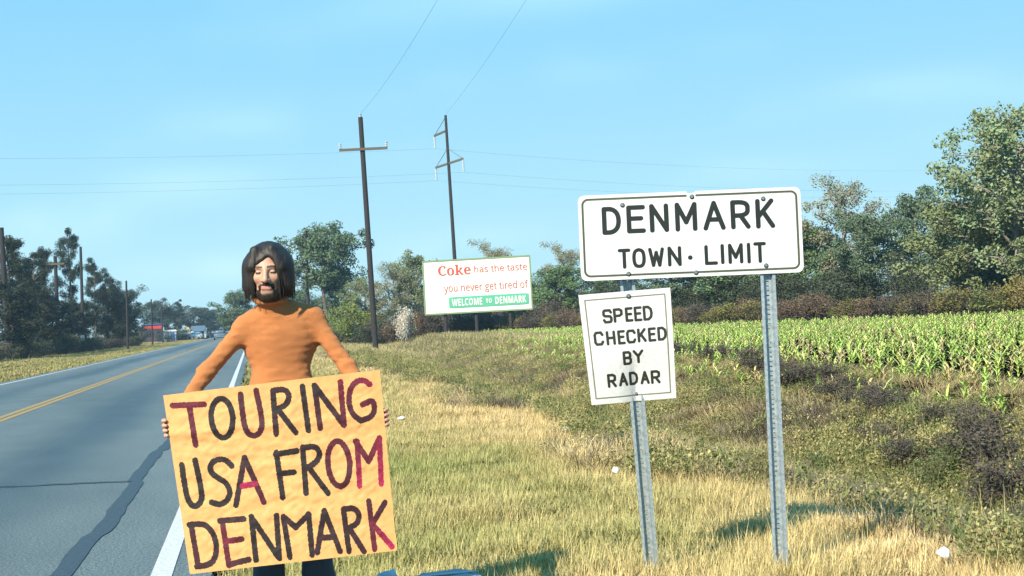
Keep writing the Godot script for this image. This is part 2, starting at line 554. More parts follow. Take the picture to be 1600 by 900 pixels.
func materials() -> void:
	var m := mat("soil", Color.WHITE, 1.0, 0.0, true)
	m.albedo_texture = noise_tex(0.03, 0.5, 1.0, 512, 5, 2)
	m.uv1_triplanar = true
	m.uv1_world_triplanar = true
	m.uv1_scale = Vector3.ONE * 0.7
	m = mat("asphalt", Color.WHITE, 0.5, 0.0, true)
	m.albedo_texture = noise_tex(0.07, 0.35, 1.0, 1024, 6, 8)
	m.normal_enabled = true
	m.normal_texture = noise_tex(0.2, 6.0, 1.0, 1024, 3, 9, true)
	m.normal_scale = 0.6
	m.uv1_triplanar = true
	m.uv1_world_triplanar = true
	m.uv1_scale = Vector3.ONE * 0.55
	for a in [["white_paint", lin(0.74, 0.75, 0.76)], ["yellow_paint", lin(0.56, 0.35, 0.085)], ["tar", lin(0.058, 0.082, 0.10)]]:
		m = mat(a[0], a[1], 0.6)
		m.albedo_texture = noise_tex(0.06, 0.55 if a[0] != "white_paint" else 0.7, 1.0, 512, 5, 12)
		m.uv1_triplanar = true
		m.uv1_world_triplanar = true
		m.uv1_scale = Vector3.ONE * 0.8
	for a in [["grass", 0.9], ["weed", 0.9], ["corn", 0.55]]:
		m = mat(a[0], Color.WHITE, a[1], 0.0, true)
		m.backlight_enabled = true
		m.backlight = lin(0.22, 0.24, 0.07)
	for a in [["airy", 0.22, 0.29, 0.15], ["olive", 0.19, 0.23, 0.105], ["dark", 0.10, 0.155, 0.085], ["bare", 0.23, 0.23, 0.13], ["green", 0.13, 0.21, 0.085], ["round", 0.09, 0.145, 0.07], ["pine", 0.015, 0.030, 0.012],
			["scrub", 0.015, 0.026, 0.011], ["roundb", 0.05, 0.075, 0.05], ["bush", 0.034, 0.050, 0.022], ["lime", 0.17, 0.22, 0.045], ["whiteleaf", 0.62, 0.6, 0.55], ["brown", 0.17, 0.115, 0.065], ["oliveb", 0.17, 0.165, 0.045],
			["gold", 0.30, 0.24, 0.06], ["greyb", 0.08, 0.068, 0.05], ["weedb", 0.10, 0.13, 0.045]]:
		m = mat("leaf_" + a[0], lin(a[1], a[2], a[3]), 0.75, 0.0, true)
		m.backlight_enabled = true
		m.backlight = lin(a[1] * 0.5, a[2] * 0.55, a[3] * 0.35)
	m = mat("bark", lin(0.17, 0.145, 0.12), 0.95)
	m.albedo_texture = noise_tex(0.02, 0.55, 1.0, 256, 4, 31)
	m.uv1_triplanar = true
	mat("pale_bark", lin(0.24, 0.22, 0.19), 0.95)
	m = mat("pole_wood", lin(0.040, 0.036, 0.038), 0.9)
	m.albedo_texture = noise_tex(0.05, 0.6, 1.0, 256, 4, 33)
	m.uv1_triplanar = true
	m.uv1_scale = Vector3(4, 0.4, 4)
	mat("old_wood", lin(0.11, 0.10, 0.075), 0.9)
	mat("wire", lin(0.10, 0.13, 0.17), 0.5)
	mat("porcelain", lin(0.52, 0.56, 0.58), 0.25)
	m = mat("galvanised", lin(0.46, 0.54, 0.58), 0.42, 0.55)
	m.albedo_texture = noise_tex(0.03, 0.75, 1.0, 256, 4, 41)
	m.uv1_triplanar = true
	m.uv1_scale = Vector3.ONE * 5.0
	mat("bolt", lin(0.32, 0.34, 0.35), 0.4, 0.8)
	mat("sheet_back", lin(0.45, 0.47, 0.48), 0.45, 0.5)
	mat("board_white", lin(0.66, 0.67, 0.66), 0.6)
	mat("board_frame", lin(0.16, 0.25, 0.12), 0.7)
	mat("board_red", lin(0.45, 0.06, 0.03), 0.6)
	mat("board_pink", lin(0.45, 0.10, 0.07), 0.6)
	mat("board_green", lin(0.07, 0.36, 0.22), 0.6)
	mat("rubber", lin(0.02, 0.02, 0.02), 0.8)
	mat("glass", lin(0.03, 0.04, 0.05), 0.08)
	mat("chrome", lin(0.6, 0.6, 0.6), 0.15, 1.0)
	mat("car_grey", lin(0.10, 0.13, 0.17), 0.25)
	mat("car_white", lin(0.72, 0.72, 0.72), 0.3)
	mat("red_panel", lin(0.55, 0.05, 0.03), 0.5)
	mat("blue_panel", lin(0.06, 0.14, 0.42), 0.5)
	mat("pale_blue", lin(0.32, 0.5, 0.66), 0.6)
	mat("brick_dark", lin(0.07, 0.045, 0.06), 0.85)
	mat("yellow_panel", lin(0.62, 0.52, 0.2), 0.6)
	mat("paper", lin(0.8, 0.8, 0.8), 0.8)
	m = mat("canvas", lin(0.36, 0.37, 0.40), 0.85)
	m.albedo_texture = noise_tex(0.2, 0.8, 1.0, 256, 3, 51)
	m.uv1_triplanar = true
	m.uv1_scale = Vector3.ONE * 3.0
	mat("blue_cloth", lin(0.44, 0.50, 0.56), 0.8)


# ---------------------------------------------------------------- ground and road
func ground() -> void:
	var xs := PackedFloat32Array()
	var x := -500.0
	while x <= 500.0:
		xs.append(x)
		x += 0.22 if x > -0.6 and x < 12.5 else (0.6 if x > -24.0 and x < -8.5 else (2.0 if x > -40.0 and x < 60.0 else 40.0))
	var zs := PackedFloat32Array()
	var z := 60.0
	while z >= -1400.0:
		zs.append(z)
		z -= 0.3 if z < 0.0 and z > -45.0 else (1.2 if z < 12.0 and z > -160.0 else (10.0 if z > -500.0 else 60.0))
	var mb := MB.new()
	for zz in zs:
		for xx in xs:
			mb.v.append(Vector3(xx, ht(xx, zz), zz))
			mb.n.append(Vector3.UP)
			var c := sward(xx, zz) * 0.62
			var b := xx - bend(zz)
			if b > 4.4 and b < 9.6:
				c = Color(0.13, 0.11, 0.065)
			if b > 9.8 and zz > -110.0 and xx < 45.0:
				c = Color(0.20, 0.15, 0.095)
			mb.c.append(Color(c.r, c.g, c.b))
			mb.t.append(Vector2(xx, zz))
	var w := xs.size()
	for j in zs.size() - 1:
		for k in w - 1:
			var a := j * w + k
			mb.i.append_array(PackedInt32Array([a, a + w, a + 1, a + 1, a + w, a + w + 1]))
	for j in range(1, zs.size() - 1):
		for k in range(1, w - 1):
			var a := j * w + k
			mb.n[a] = (mb.v[a + w] - mb.v[a - w]).cross(mb.v[a + 1] - mb.v[a - 1]).normalized()
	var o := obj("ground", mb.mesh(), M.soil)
	tag(o, "grassy ground running down to a ditch and on to the field", "ground", "", "structure")


func road_y(x: float) -> float:
	return 0.012 + 0.03 * clampf(1.0 - absf(x + 4.45) / 4.1, 0.0, 1.0)


func strip(x0: float, x1: float, z0: float, z1: float, lift: float, wob := 0.0) -> Mesh:
	var mb := MB.new()
	var z := z0
	var step := 0.5 if z0 - z1 < 60.0 else 6.0
	while z > z1:
		var e := maxf(z - step, z1)
		var a := wob * NF.get_noise_2d(z * 30.0, x0 * 50.0)
		var b := wob * NF.get_noise_2d(e * 30.0, x0 * 50.0)
		var a2 := wob * NF.get_noise_2d(z * 40.0, 99.0)
		var b2 := wob * NF.get_noise_2d(e * 40.0, 99.0)
		mb.quad(Vector3(x0 + a, road_y(x0) + lift, z), Vector3(x1 + a2, road_y(x1) + lift, z), Vector3(x1 + b2, road_y(x1) + lift, e), Vector3(x0 + b, road_y(x0) + lift, e), Vector3.UP)
		z = e
	return mb.mesh()


func road() -> void:
	var mb := MB.new()
	var xs := PackedFloat32Array()
	for k in 43:
		xs.append(-8.62 + 8.27 * k / 42.0)
	var zs := PackedFloat32Array()
	var z := 30.0
	while z > -1200.0:
		zs.append(z)
		z -= 0.6 if z > -60.0 else (3.0 if z > -250.0 else 20.0)
	for zz in zs:
		for k in 43:
			var x: float = xs[k]
			var edge := 0.0
			if k == 0: edge = 0.10 * NF.get_noise_2d(7.0, zz * 40.0)
			if k == 42: edge = 0.12 * NF.get_noise_2d(57.0, zz * 40.0)
			mb.v.append(Vector3(x + edge, road_y(x), zz))
			mb.n.append(Vector3.UP)
			# wheel tracks are worn paler than the oily strip between them
			var t := 0.0
			for w in [-2.45, -6.4]:
				t += exp(-pow((x - w + 0.25 * NZ.get_noise_2d(zz * 4.0, 3.0)) / 0.62, 2.0))
			t = clampf(t + 0.5 * NZ.get_noise_2d(x * 40.0, zz * 6.0), 0.0, 1.0)
			var s := 1.0 + 0.22 * NZ.get_noise_2d(x * 28.0, zz * 2.2) + 0.2 * NZ.get_noise_2d(x * 90.0, zz * 60.0)
			var tone := Color(0.285, 0.325, 0.305).lerp(Color(0.135, 0.180, 0.195), t) * s
			mb.c.append(Color(tone.r, tone.g, tone.b))
			mb.t.append(Vector2(x, zz))
	for j in zs.size() - 1:
		for k in 42:
			var a := j * 43 + k
			mb.i.append_array(PackedInt32Array([a, a + 43, a + 1, a + 1, a + 43, a + 44]))
	for j in zs.size() - 1:          # broken edge of the asphalt, a hand's depth
		for k in [0, 42]:
			var a := mb.v[j * 43 + k]
			var b := mb.v[(j + 1) * 43 + k]
			var o := Vector3(0.06 if k else -0.06, -0.12, 0)
			mb.quad(a, b, b + o, a + o, Vector3(1 if k else -1, 0.5, 0).normalized(), Color(0.12, 0.12, 0.12))
	var r := obj("road", mb.mesh(), M.asphalt)
	tag(r, "grey two lane asphalt road running straight to the town", "road", "", "structure")
	obj("edge_line", strip(-0.645, -0.525, 30, -900, 0.005, 0.008), M.white_paint, r)
	obj("edge_line", strip(-8.27, -8.15, 30, -900, 0.005, 0.008), M.white_paint, r)
	obj("centre_line", strip(-4.64, -4.50, 30, -900, 0.005, 0.012), M.yellow_paint, r)
	obj("centre_line", strip(-4.44, -4.31, 30, -900, 0.005, 0.012), M.yellow_paint, r)
	# the sealed joint down the lane and the crack across it
	var t := MB.new()
	z = -2.0
	while z > -30.0:
		var e := z - 0.25
		var q := []
		for zz in [z, e]:
			var cx := -1.155 + 0.02 * NF.get_noise_2d(zz * 12.0, 5.0) + 0.02 * signf(sin(zz * 0.9))
			var hw := 0.066 + 0.02 * NF.get_noise_2d(zz * 30.0, 55.0)
			if zz < -18.0: hw *= 0.72
			q.append([cx - hw, cx + hw])
		t.quad(Vector3(q[0][0], road_y(-1.15) + 0.005, z), Vector3(q[0][1], road_y(-1.15) + 0.005, z), Vector3(q[1][1], road_y(-1.15) + 0.005, e), Vector3(q[1][0], road_y(-1.15) + 0.005, e), Vector3.UP)
		z = e
	obj("tar_seal", t.mesh(), M.tar, r)
	t = MB.new()
	var x := -4.2
	while x < -1.2:
		var e := x + 0.12
		var za := -14.6 + (x + 4.2) * 0.22 + 0.05 * NF.get_noise_2d(x * 60.0, 3.0)
		var zb := -14.6 + (e + 4.2) * 0.22 + 0.05 * NF.get_noise_2d(e * 60.0, 3.0)
		var hw := 0.03 + 0.012 * NF.get_noise_2d(x * 90.0, 9.0)
		t.quad(Vector3(x, road_y(x) + 0.009, za - hw), Vector3(x, road_y(x) + 0.009, za + hw), Vector3(e, road_y(e) + 0.009, zb + hw), Vector3(e, road_y(e) + 0.009, zb - hw), Vector3.UP)
		x = e
	obj("crack", t.mesh(), M.tar, r)


# ---------------------------------------------------------------- trees and bushes
func clump(mb: MB, at: Vector3, r: Vector3, count: int, size: float, slim: float, tint: Color) -> void:
	for k in count:
		var d := rdir() * pow(R.randf(), 0.45)
		var p := at + d * r
		var al := rdir()
		var sd := al.cross(rdir()).normalized()
		var s := size * rr(0.6, 1.35)
		var b := rr(0.68, 1.32)
		mb.leaf(p, al * s, sd * s * slim, Color(tint.r * b, tint.g * b, tint.b * b * rr(0.85, 1.15)))


func limb(tb: MB, a: Vector3, b: Vector3, r0: float, r1: float, wig: float) -> PackedVector3Array:
	var pts := PackedVector3Array()
	var rad := PackedFloat32Array()
	var s1 := rdir() * wig
	for k in 5:
		var f := k / 4.0
		pts.append(a.lerp(b, f) + s1 * sin(f * PI) + Vector3(0, wig * 0.5 * sin(f * PI), 0))
		rad.append(lerpf(r0, r1, f))
	tb.tube(pts, rad, 5, Color.WHITE, false)
	return pts


# h tall, w half as wide; returns [trunk mesh, crown mesh]
func tree_mesh(style: String, h: float, w: float) -> Array:
	var tb := MB.new()
	var cb := MB.new()
	if style == "pine":
		var top := Vector3(rr(-0.4, 0.4), h * 0.96, rr(-0.4, 0.4))
		var tr := limb(tb, Vector3.ZERO, top, h * 0.022, 0.04, h * 0.02)
		for k in 30:
			var f := lerpf(0.22, 1.0, pow((k + R.randf()) / 30.0, 0.8))
			var a := rr(0, TAU)
			var len := w * lerpf(1.05, 0.35, pow(f, 2.0)) * rr(0.55, 1.1)
			if f < 0.5 and R.randf() < 0.45: len *= 0.6
			var p := tr[0].lerp(tr[4], f)
			var e := p + Vector3(cos(a) * len, len * rr(0.05, 0.5), sin(a) * len)
			limb(tb, p, e, 0.045, 0.015, 0.12)
			for j in 3:
				var q := p.lerp(e, 0.55 + 0.22 * j)
				var v := rr(0.75, 1.25)
				clump(cb, q + rdir() * 0.18, Vector3(0.5, 0.3, 0.5) * rr(0.75, 1.2), 130, 0.13, 0.16, Color(v, v, v * 0.95))
		return [tb.mesh(), cb.mesh()]
	var low := 0.18
	var nl := 19
	var per := 165
	var cr := 0.62
	var leaf := 0.085
	if style == "airy": nl = 30; per = 125; cr = 0.5; low = 0.22; leaf = 0.072
	if style == "bare": nl = 16; per = 125; cr = 0.58; low = 0.2; leaf = 0.065
	if style == "round": nl = 24; per = 170; cr = 0.55; low = 0.62; leaf = 0.085
	var tr := limb(tb, Vector3.ZERO, Vector3(rr(-0.3, 0.3), h * 0.78, rr(-0.3, 0.3)), h * 0.02, h * 0.006, h * 0.03)
	for k in nl:
		var f := (k + R.randf() * 0.8) / nl
		var y := lerpf(low * 0.7, 0.78, f)
		var p := tr[0].lerp(tr[4], y / 0.78)
		var a := k * 2.4 + rr(-0.5, 0.5)
		var env := sin(PI * clampf(lerpf(0.16, 0.93, f), 0, 1))
		if style == "round": env = sqrt(maxf(0.05, 1.0 - pow(f * 1.7 - 0.75, 2.0)))
		var len := w * env * rr(0.7, 1.12)
		var e := Vector3(p.x + cos(a) * len, minf(h * (y + rr(0.06, 0.22)), h * 0.97), p.z + sin(a) * len)
		if style == "round" and f < 0.3: e.y = p.y + h * 0.02
		var lp := limb(tb, p, e, h * 0.009, 0.02, 0.25)
		for s in 4:
			var q := lp[2].lerp(lp[4], s / 3.0)
			var d := rdir()
			d.y = absf(d.y) * 0.8
			var e2 := q + d * w * rr(0.18, 0.42)
			e2.y = minf(e2.y, h * 0.985)
			limb(tb, q, e2, 0.028, 0.008, 0.1)
			if style == "bare":
				for j in 3:
					limb(tb, e2, e2 + rdir() * rr(0.3, 0.7) + Vector3(0, 0.2, 0), 0.012, 0.005, 0.05)
			var v := rr(0.72, 1.28)
			var tint := Color(v * rr(0.9, 1.15), v, v * rr(0.85, 1.1))
			clump(cb, e2, Vector3.ONE * cr * rr(0.7, 1.25) * Vector3(1, 0.8, 1), per, leaf, 0.55, tint)
			if s < 2:
				clump(cb, q, Vector3.ONE * cr * 0.8, per / 2, leaf, 0.55, tint)
	return [tb.mesh(), cb.mesh()]


# a many stemmed shrub about 1 m high and 1 m across
func bush_mesh(style: String) -> Array:
	var tb := MB.new()
	var cb := MB.new()
	var ns := 26 if style == "leafy" else 46
	for k in ns:
		var a := rr(0, TAU)
		var r := rr(0.1, 0.5)
		var e := Vector3(cos(a) * r, rr(0.45, 1.0) * (1.0 - r * 0.55), sin(a) * r)
		var st := Vector3(cos(a), 0, sin(a)) * r * 0.3
		limb(tb, st, e, 0.010, 0.004, 0.06)
		var v := rr(0.65, 1.35)
		if style == "leafy":
			clump(cb, e, Vector3(0.18, 0.15, 0.18), 80, rr(0.016, 0.034), rr(0.3, 0.6), Color(v * rr(0.85, 1.5), v, v * 0.9))
			clump(cb, st.lerp(e, 0.55), Vector3(0.18, 0.2, 0.18), 50, 0.024, 0.5, Color(v, v, v * 0.9))
		else:
			for j in 5:
				var q := st.lerp(e, rr(0.4, 1.0))
				limb(tb, q, q + rdir() * 0.16 + Vector3(0, 0.08, 0), 0.005, 0.003, 0.02)
			clump(cb, e, Vector3(0.14, 0.13, 0.14), 26, 0.026, 0.45, Color(v * 1.1, v, v * 0.9))
			clump(cb, st.lerp(e, 0.6), Vector3(0.14, 0.16, 0.14), 20, 0.026, 0.45, Color(v, v, v))
	return [tb.mesh(), cb.mesh()]


func nth(k: int) -> String:
	return "%d%s" % [k + 1, ["st", "nd", "rd"][k % 10] if k % 10 < 3 and k / 10 != 1 else "th"]


func plant(called: String, parts: Array, wood: Material, leaf: Material, at: Vector3, size: Vector3, label: String, category: String, group := "") -> Node3D:
	var o := thing(called, at, label, category, group, rr(0, TAU))
	var tree := category == "tree"
	var t := obj("trunk" if tree else "stems", parts[0], wood, o)
	var c := obj("crown" if tree else "foliage", parts[1], leaf, o)
	t.scale = size
	c.scale = size
	return o


func trees() -> void:
	var V := {}
	for s in ["broad", "airy", "bare", "round", "pine"]:
		V[s] = []
		for k in (4 if s == "broad" else 3 if s == "pine" else 2 if s != "round" else 1):
			V[s].append(tree_mesh(s, 8.0, 2.5))
	var style := {"airy": "airy", "olive": "broad", "dark": "broad", "bare": "bare", "green": "broad", "round": "round", "pine": "pine", "scrub": "broad", "roundb": "broad"}
	var far := "trees behind the green field"
	var mid := "trees behind the billboard"
	var pines := "pine wood left of the road"
	var dim := "far trees where the road meets the sky"
	var T := [
		["airy", 34.9, -60.0, 10.0, 3.5, "tallest airy grey-green tree at the right edge above the field", far],
		["airy", 36.8, -62.0, 8.6, 2.8, "tall tree half out of the picture beside the tallest tree", far],
		["olive", 33.4, -63.0, 6.4, 2.6, "olive-green tree just left of the tallest tree at the right", far],
		["dark", 39.6, -80.0, 7.9, 2.5, "dark green tree between the olive tree and the thin-topped tree", far],
		["bare", 36.7, -84.0, 9.0, 3.1, "thin-topped browning tree just right of the town limit sign", far],
		["dark", 35.3, -77.0, 6.7, 2.3, "dark rounded tree in front of the thin-topped browning tree", far],
		["green", 35.0, -86.0, 6.6, 2.6, "mid green tree touching the right end of the town limit sign", far],
		["olive", 35.6, -57.0, 5.2, 2.4, "low olive tree under the tallest tree at the right edge", far],
		["dark", 41.0, -74.0, 7.0, 2.6, "dark tree in the gap below the tallest tree's crown", far],
		["dark", 38.6, -72.0, 5.6, 2.2, "low dark tree at the black gap in the tree line", far],
		["dark", 35.3, -92.0, 6.4, 2.9, "dark tree seen under the right half of the town limit sign", far],
		["green", 30.9, -90.0, 5.6, 2.9, "green tree seen under the middle of the town limit sign", far],
		["dark", 29.0, -96.0, 5.5, 2.8, "dark tree seen just right of the radar sign's top", far],
		["green", 33.4, -100.0, 6.2, 3.0, "green tree behind the others under the town limit sign", far],
		["green", 28.6, -112.0, 6.1, 2.8, "green tree mostly hidden behind the left half of the town limit sign", far],
		["bare", 29.9, -135.0, 8.4, 2.6, "thin tree with a brownish top just left of the town limit sign", mid],
		["green", 24.4, -112.0, 5.4, 2.8, "bushy green tree between the billboard and the town limit sign", mid],
		["bare", 23.7, -140.0, 9.2, 2.8, "thin tree whose top shows above the right end of the billboard", mid],
		["olive", 15.1, -135.0, 8.4, 2.6, "olive tree just left of the billboard", mid],
		["bare", 12.8, -132.0, 7.0, 2.4, "thin tree between the near power pole and the olive tree", mid],
		["olive", 17.2, -126.0, 6.3, 2.6, "olive tree behind the left end of the billboard", mid],
		["dark", 20.4, -130.0, 6.0, 2.9, "dark tree behind the middle of the billboard", mid],
		["green", 22.6, -121.0, 5.3, 2.7, "green tree behind the right end of the billboard", mid],
		["olive", 11.4, -142.0, 6.0, 2.5, "low olive tree right behind the near power pole", mid],
		["round", 8.0, -150.0, 11.8, 4.0, "large round-crowned tree behind the man, sky showing under its crown", mid],
		["dark", 9.6, -160.0, 6.0, 3.0, "dark tree below the crown of the large round tree", mid],
		["dark", 5.5, -170.0, 6.4, 3.0, "dark tree behind the man's right-hand shoulder", mid],
		["dark", 2.3, -195.0, 6.4, 3.8, "dark tree behind the man's head", mid],
		["dark", -1.9, -190.0, 6.8, 2.9, "dark green tree just left of the man's head by the road", dim],
		["pine", -19.6, -124.0, 10.2, 2.5, "tall pine at the left edge of the picture", pines],
		["pine", -18.8, -131.0, 9.0, 2.0, "pine just right of the one at the left edge", pines],
		["pine", -21.5, -138.0, 9.6, 2.2, "pine standing back in the wood near the left edge", pines],
		["pine", -20.6, -150.0, 10.8, 2.0, "pine directly left of the tallest pine", pines],
		["pine", -18.3, -152.0, 12.4, 2.0, "tallest pine in the left wood with open clumped crown", pines],
		["pine", -17.0, -162.0, 9.8, 2.0, "pine directly right of the tallest pine", pines],
		["scrub", -18.6, -119.0, 6.2, 2.6, "dark leafy tree under the pine at the left edge", pines],
		["scrub", -18.9, -135.0, 5.6, 2.6, "dark leafy tree under the pines left of the crossarm pole", pines],
		["scrub", -17.9, -151.0, 5.6, 2.6, "dark leafy tree behind the pole with the white notice", pines],
		["scrub", -16.2, -166.0, 7.6, 2.5, "rounded leafy tree right of the pines", pines],
		["scrub", -20.5, -145.0, 7.0, 3.0, "dark leafy tree deep in the pine wood", pines],
		["pine", -17.8, -190.0, 9.3, 1.9, "small pine in the dip right of the pine wood", pines],
		["roundb", -18.4, -214.0, 8.9, 3.4, "round dark tree standing above the roadside bush", dim],
		["roundb", -17.6, -280.0, 8.6, 3.6, "round dark tree behind the red fronted store", dim],
		["scrub", -15.8, -176.0, 5.0, 2.6, "low leafy tree at the end of the pine wood", pines],
		["roundb", -17.2, -300.0, 6.9, 3.3, "far tree right of the red fronted store", dim],
		["pine", -14.8, -292.0, 7.9, 1.9, "far small pine poking above the distant trees", dim],
		["roundb", -12.9, -330.0, 7.8, 4.4, "highest of the far trees left of the man", dim],
		["roundb", -9.8, -340.0, 6.9, 4.2, "far tree above the parked white car", dim],
		["roundb", -7.0, -360.0, 5.6, 3.8, "farthest tree at the end of the road", dim],
		["roundb", -3.6, -300.0, 6.0, 3.2, "far tree at the right side of the road's end", dim]]
	for k in T.size():
		var a: Array = T[k]
		var set: Array = V[style[a[0]]]
		var y := ht(a[1], a[2])
		plant("pine_tree" if a[0] == "pine" else "tree", set[k % set.size()], M.pale_bark if a[0] in ["airy", "bare", "olive"] else M.bark, M["leaf_" + a[0]], Vector3(a[1], y, a[2]), Vector3(a[4] / 2.5, (a[3] - y) / 8.0, a[4] / 2.5), a[5], "tree", a[6])


func bushes() -> void:
	var L := [bush_mesh("leafy"), bush_mesh("leafy"), bush_mesh("leafy")]
	var D := [bush_mesh("twig"), bush_mesh("twig"), bush_mesh("twig")]
	var one := func(called: String, set: Array, m: String, x: float, z: float, w: float, h: float, label: String, group: String) -> void:
		plant(called, set[R.randi() % 3], M.bark, M["leaf_" + m], Vector3(x, ht(x, z) - 0.02, z), Vector3(w, h, w), label, "bush", group)
	# the thicket past the pole and under the billboard
	one.call("bush", L, "lime", 7.4, -111.0, 3.4, 3.7, "tall yellow-green bush left of the near power pole", "")
	one.call("bush", L, "lime", 5.6, -106.0, 2.6, 2.5, "low yellow-green bush beside the man's sleeve", "")
	one.call("bush", L, "oliveb", 9.2, -113.0, 2.6, 2.9, "olive bush just left of the near power pole's foot", "")
	one.call("bush", L, "whiteleaf", 10.45, -100.6, 1.7, 2.9, "whitish bush in flower between pole and billboard", "")
	var n := 0
	for a in lefty([[10.6, -109.4, 2.4, 2.6], [12.0, -107.0, 2.8, 3.0], [13.4, -110.0, 2.6, 2.6], [8.2, -103.0, 2.4, 1.8], [5.0, -101.0, 2.2, 1.6]]):
		one.call("bush", L, "bush", a[0], a[1], a[2], a[3], "%s dark green bush from the left in the thicket beside the billboard" % nth(n), "dark bushes beside the billboard")
		n += 1
	for k in 15:
		var x := 8.6 + k * 0.95 + rr(-0.3, 0.3)
		one.call("bush", D if k % 3 else L, "brown" if k % 2 else "greyb", x, -102.0 - rr(0, 3), rr(1.7, 2.4), rr(1.6, 2.3), "%s brown bush from the left in the row below the billboard" % nth(k), "brown weeds below the billboard")
	for k in 22:            # deeper rank closing the foot of the wood
		var f := k / 21.0
		var p := Vector2(24.0, -118.0).lerp(Vector2(38.0, -64.0), f)
		one.call("bush", L, "bush", p.x + rr(-0.6, 0.6), p.y + rr(-1, 1), rr(3.0, 4.2), rr(2.6, 3.8), "%s dark bush from the left at the foot of the trees behind the field" % nth(k), "undergrowth behind the field")
	for k in 46:            # the brown weed belt at the end of the field
		var f := k / 45.0
		var p := Vector2(17.4, -104.0).lerp(Vector2(24.4, -74.0), f / 0.45) if f < 0.45 else Vector2(24.4, -74.0).lerp(Vector2(34.0, -51.0), (f - 0.45) / 0.55)
		var kind: String = ["brown", "brown", "greyb", "oliveb"][R.randi() % 4]
		if f > 0.86: kind = ["gold", "oliveb", "gold", "lime"][R.randi() % 4]
		var nm: String = {"brown": "brown", "greyb": "grey-brown", "oliveb": "olive", "gold": "golden", "lime": "yellow-green"}[kind]
		var hh := rr(1.15, 1.6) + (0.5 if f > 0.88 else 0.0)
		one.call("bush", D if kind != "oliveb" else L, kind, p.x + rr(-0.2, 0.3), p.y + rr(-0.3, 0.3), rr(1.8, 2.5), hh, "%s weedy bush, %s from the left in the belt ending the field" % [nm, nth(k)], "%s weeds at the far end of the field" % nm)
	# left of the road
	one.call("bush", L, "bush", -15.4, -191.0, 5.0, 3.4, "large dark bush by the road in front of the red fronted store", "")
	one.call("bush", L, "bush", -13.8, -240.0, 3.6, 2.2, "small dark bush between the red fronted store and the white car", "")
	one.call("bush", L, "bush", -13.9, -272.0, 4.6, 2.4, "low far bush beside the pale blue shed", "")
	for k in 26:
		var z := -108.0 - k * 3.4
		one.call("bush", L if k % 2 else D, ["bush", "greyb", "weedb"][k % 3], -19.4 + k * 0.13 + rr(-0.7, 0.7), z, rr(2.4, 3.6), rr(1.3, 2.4), "low weedy bush, %s from the left edge along the pine wood's foot" % nth(k), "weeds under the left wood")
	# the ditch and its far bank
	n = 0
	for a in lefty([[8.9, -21.5, 1.0, 0.42], [8.5, -20.0, 0.9, 0.4], [9.6, -26.5, 1.1, 0.45], [9.0, -23.6, 0.9, 0.36], [8.2, -17.6, 0.8, 0.4], [8.0, -15.4, 0.9, 0.4], [10.1, -33.0, 1.1, 0.45], [8.7, -22.4, 0.9, 0.4], [9.3, -25.0, 1.0, 0.42], [9.8, -29.5, 1.0, 0.42], [8.3, -18.7, 0.9, 0.42], [7.4, -15.9, 0.9, 0.42], [7.0, -14.4, 0.8, 0.42]]):
		one.call("weed_bush", D, "greyb", a[0], a[1], a[2], a[3], "dark dead brush on the bank below the field, %s from the left" % nth(n), "dead brush on the bank")
		n += 1
	n = 0
	for a in lefty([[6.7, -11.8, 1.0, 0.6], [7.2, -13.0, 1.0, 0.6], [6.3, -10.8, 0.8, 0.5], [7.5, -13.9, 0.8, 0.55]]):
		one.call("weed_bush", D, "greyb", a[0], a[1], a[2], a[3], "dark tangled brush in the ditch at the right edge, %s from the left" % nth(n), "tangled brush at the right edge")
		n += 1
	var spots := []
	for k in 16:
		var z := -9.0 - 15.0 * pow(R.randf(), 1.2)
		spots.append([4.9 + rr(0.0, 2.6) + bend(z), z, rr(0.45, 0.8), rr(0.25, 0.48)])
	n = 0
	for a in lefty(spots):
		one.call("weed_bush", L, "weedb" if n % 3 else "oliveb", a[0], a[1], a[2], a[3], "leafy green weed bush in the ditch, %s from the left" % nth(n), "green weed bushes in the ditch")
		n += 1


func lefty(spots: Array) -> Array:       # in order from the left as one looks down the road
	spots.sort_custom(func(p, q): return p[0] / -p[1] < q[0] / -q[1])
	return spots


# ---------------------------------------------------------------- crop, weeds and grass
func stuff(called: String, mesh: Mesh, m: Material, xf: Array, cols: PackedColorArray, label: String, category: String) -> void:
	var mm := MultiMesh.new()
	mm.transform_format = MultiMesh.TRANSFORM_3D
	mm.use_colors = true
	mm.mesh = mesh
	mm.instance_count = xf.size()
	for k in xf.size():
		mm.set_instance_transform(k, xf[k])
		mm.set_instance_color(k, cols[k])
	var o := MultiMeshInstance3D.new()
	o.name = numbered(called)
	o.multimesh = mm
	o.material_override = m
	add_child(o)
	tag(o, label, category, "", "stuff")


func blade(mb: MB, base: Vector3, dir: Vector3, len: float, wid: float, droop: float, segs: int, col: Color) -> void:
	var side := dir.cross(Vector3.UP)
	if side.length() < 0.05: side = Vector3.RIGHT
	side = side.normalized()
	var p := base
	var d := dir.normalized()
	var k := mb.v.size()
	for j in segs + 1:
		var f := float(j) / segs
		var w := wid * (1.0 - pow(f, 1.6)) * (0.75 + 0.5 * sin(f * PI)) * 0.5
		var nn := side.cross(d).normalized()
		mb.v.append(p - side * w)
		mb.v.append(p + side * w)
		mb.n.append(nn)
		mb.n.append(nn)
		mb.c.append(col)
		mb.c.append(col)
		mb.t.append(Vector2(0, f))
		mb.t.append(Vector2(1, f))
		if j < segs:
			var a := k + j * 2
			mb.i.append_array(PackedInt32Array([a, a + 2, a + 1, a + 1, a + 2, a + 3]))
		p += d * len / segs
		d = (d + Vector3.DOWN * droop / segs).normalized()


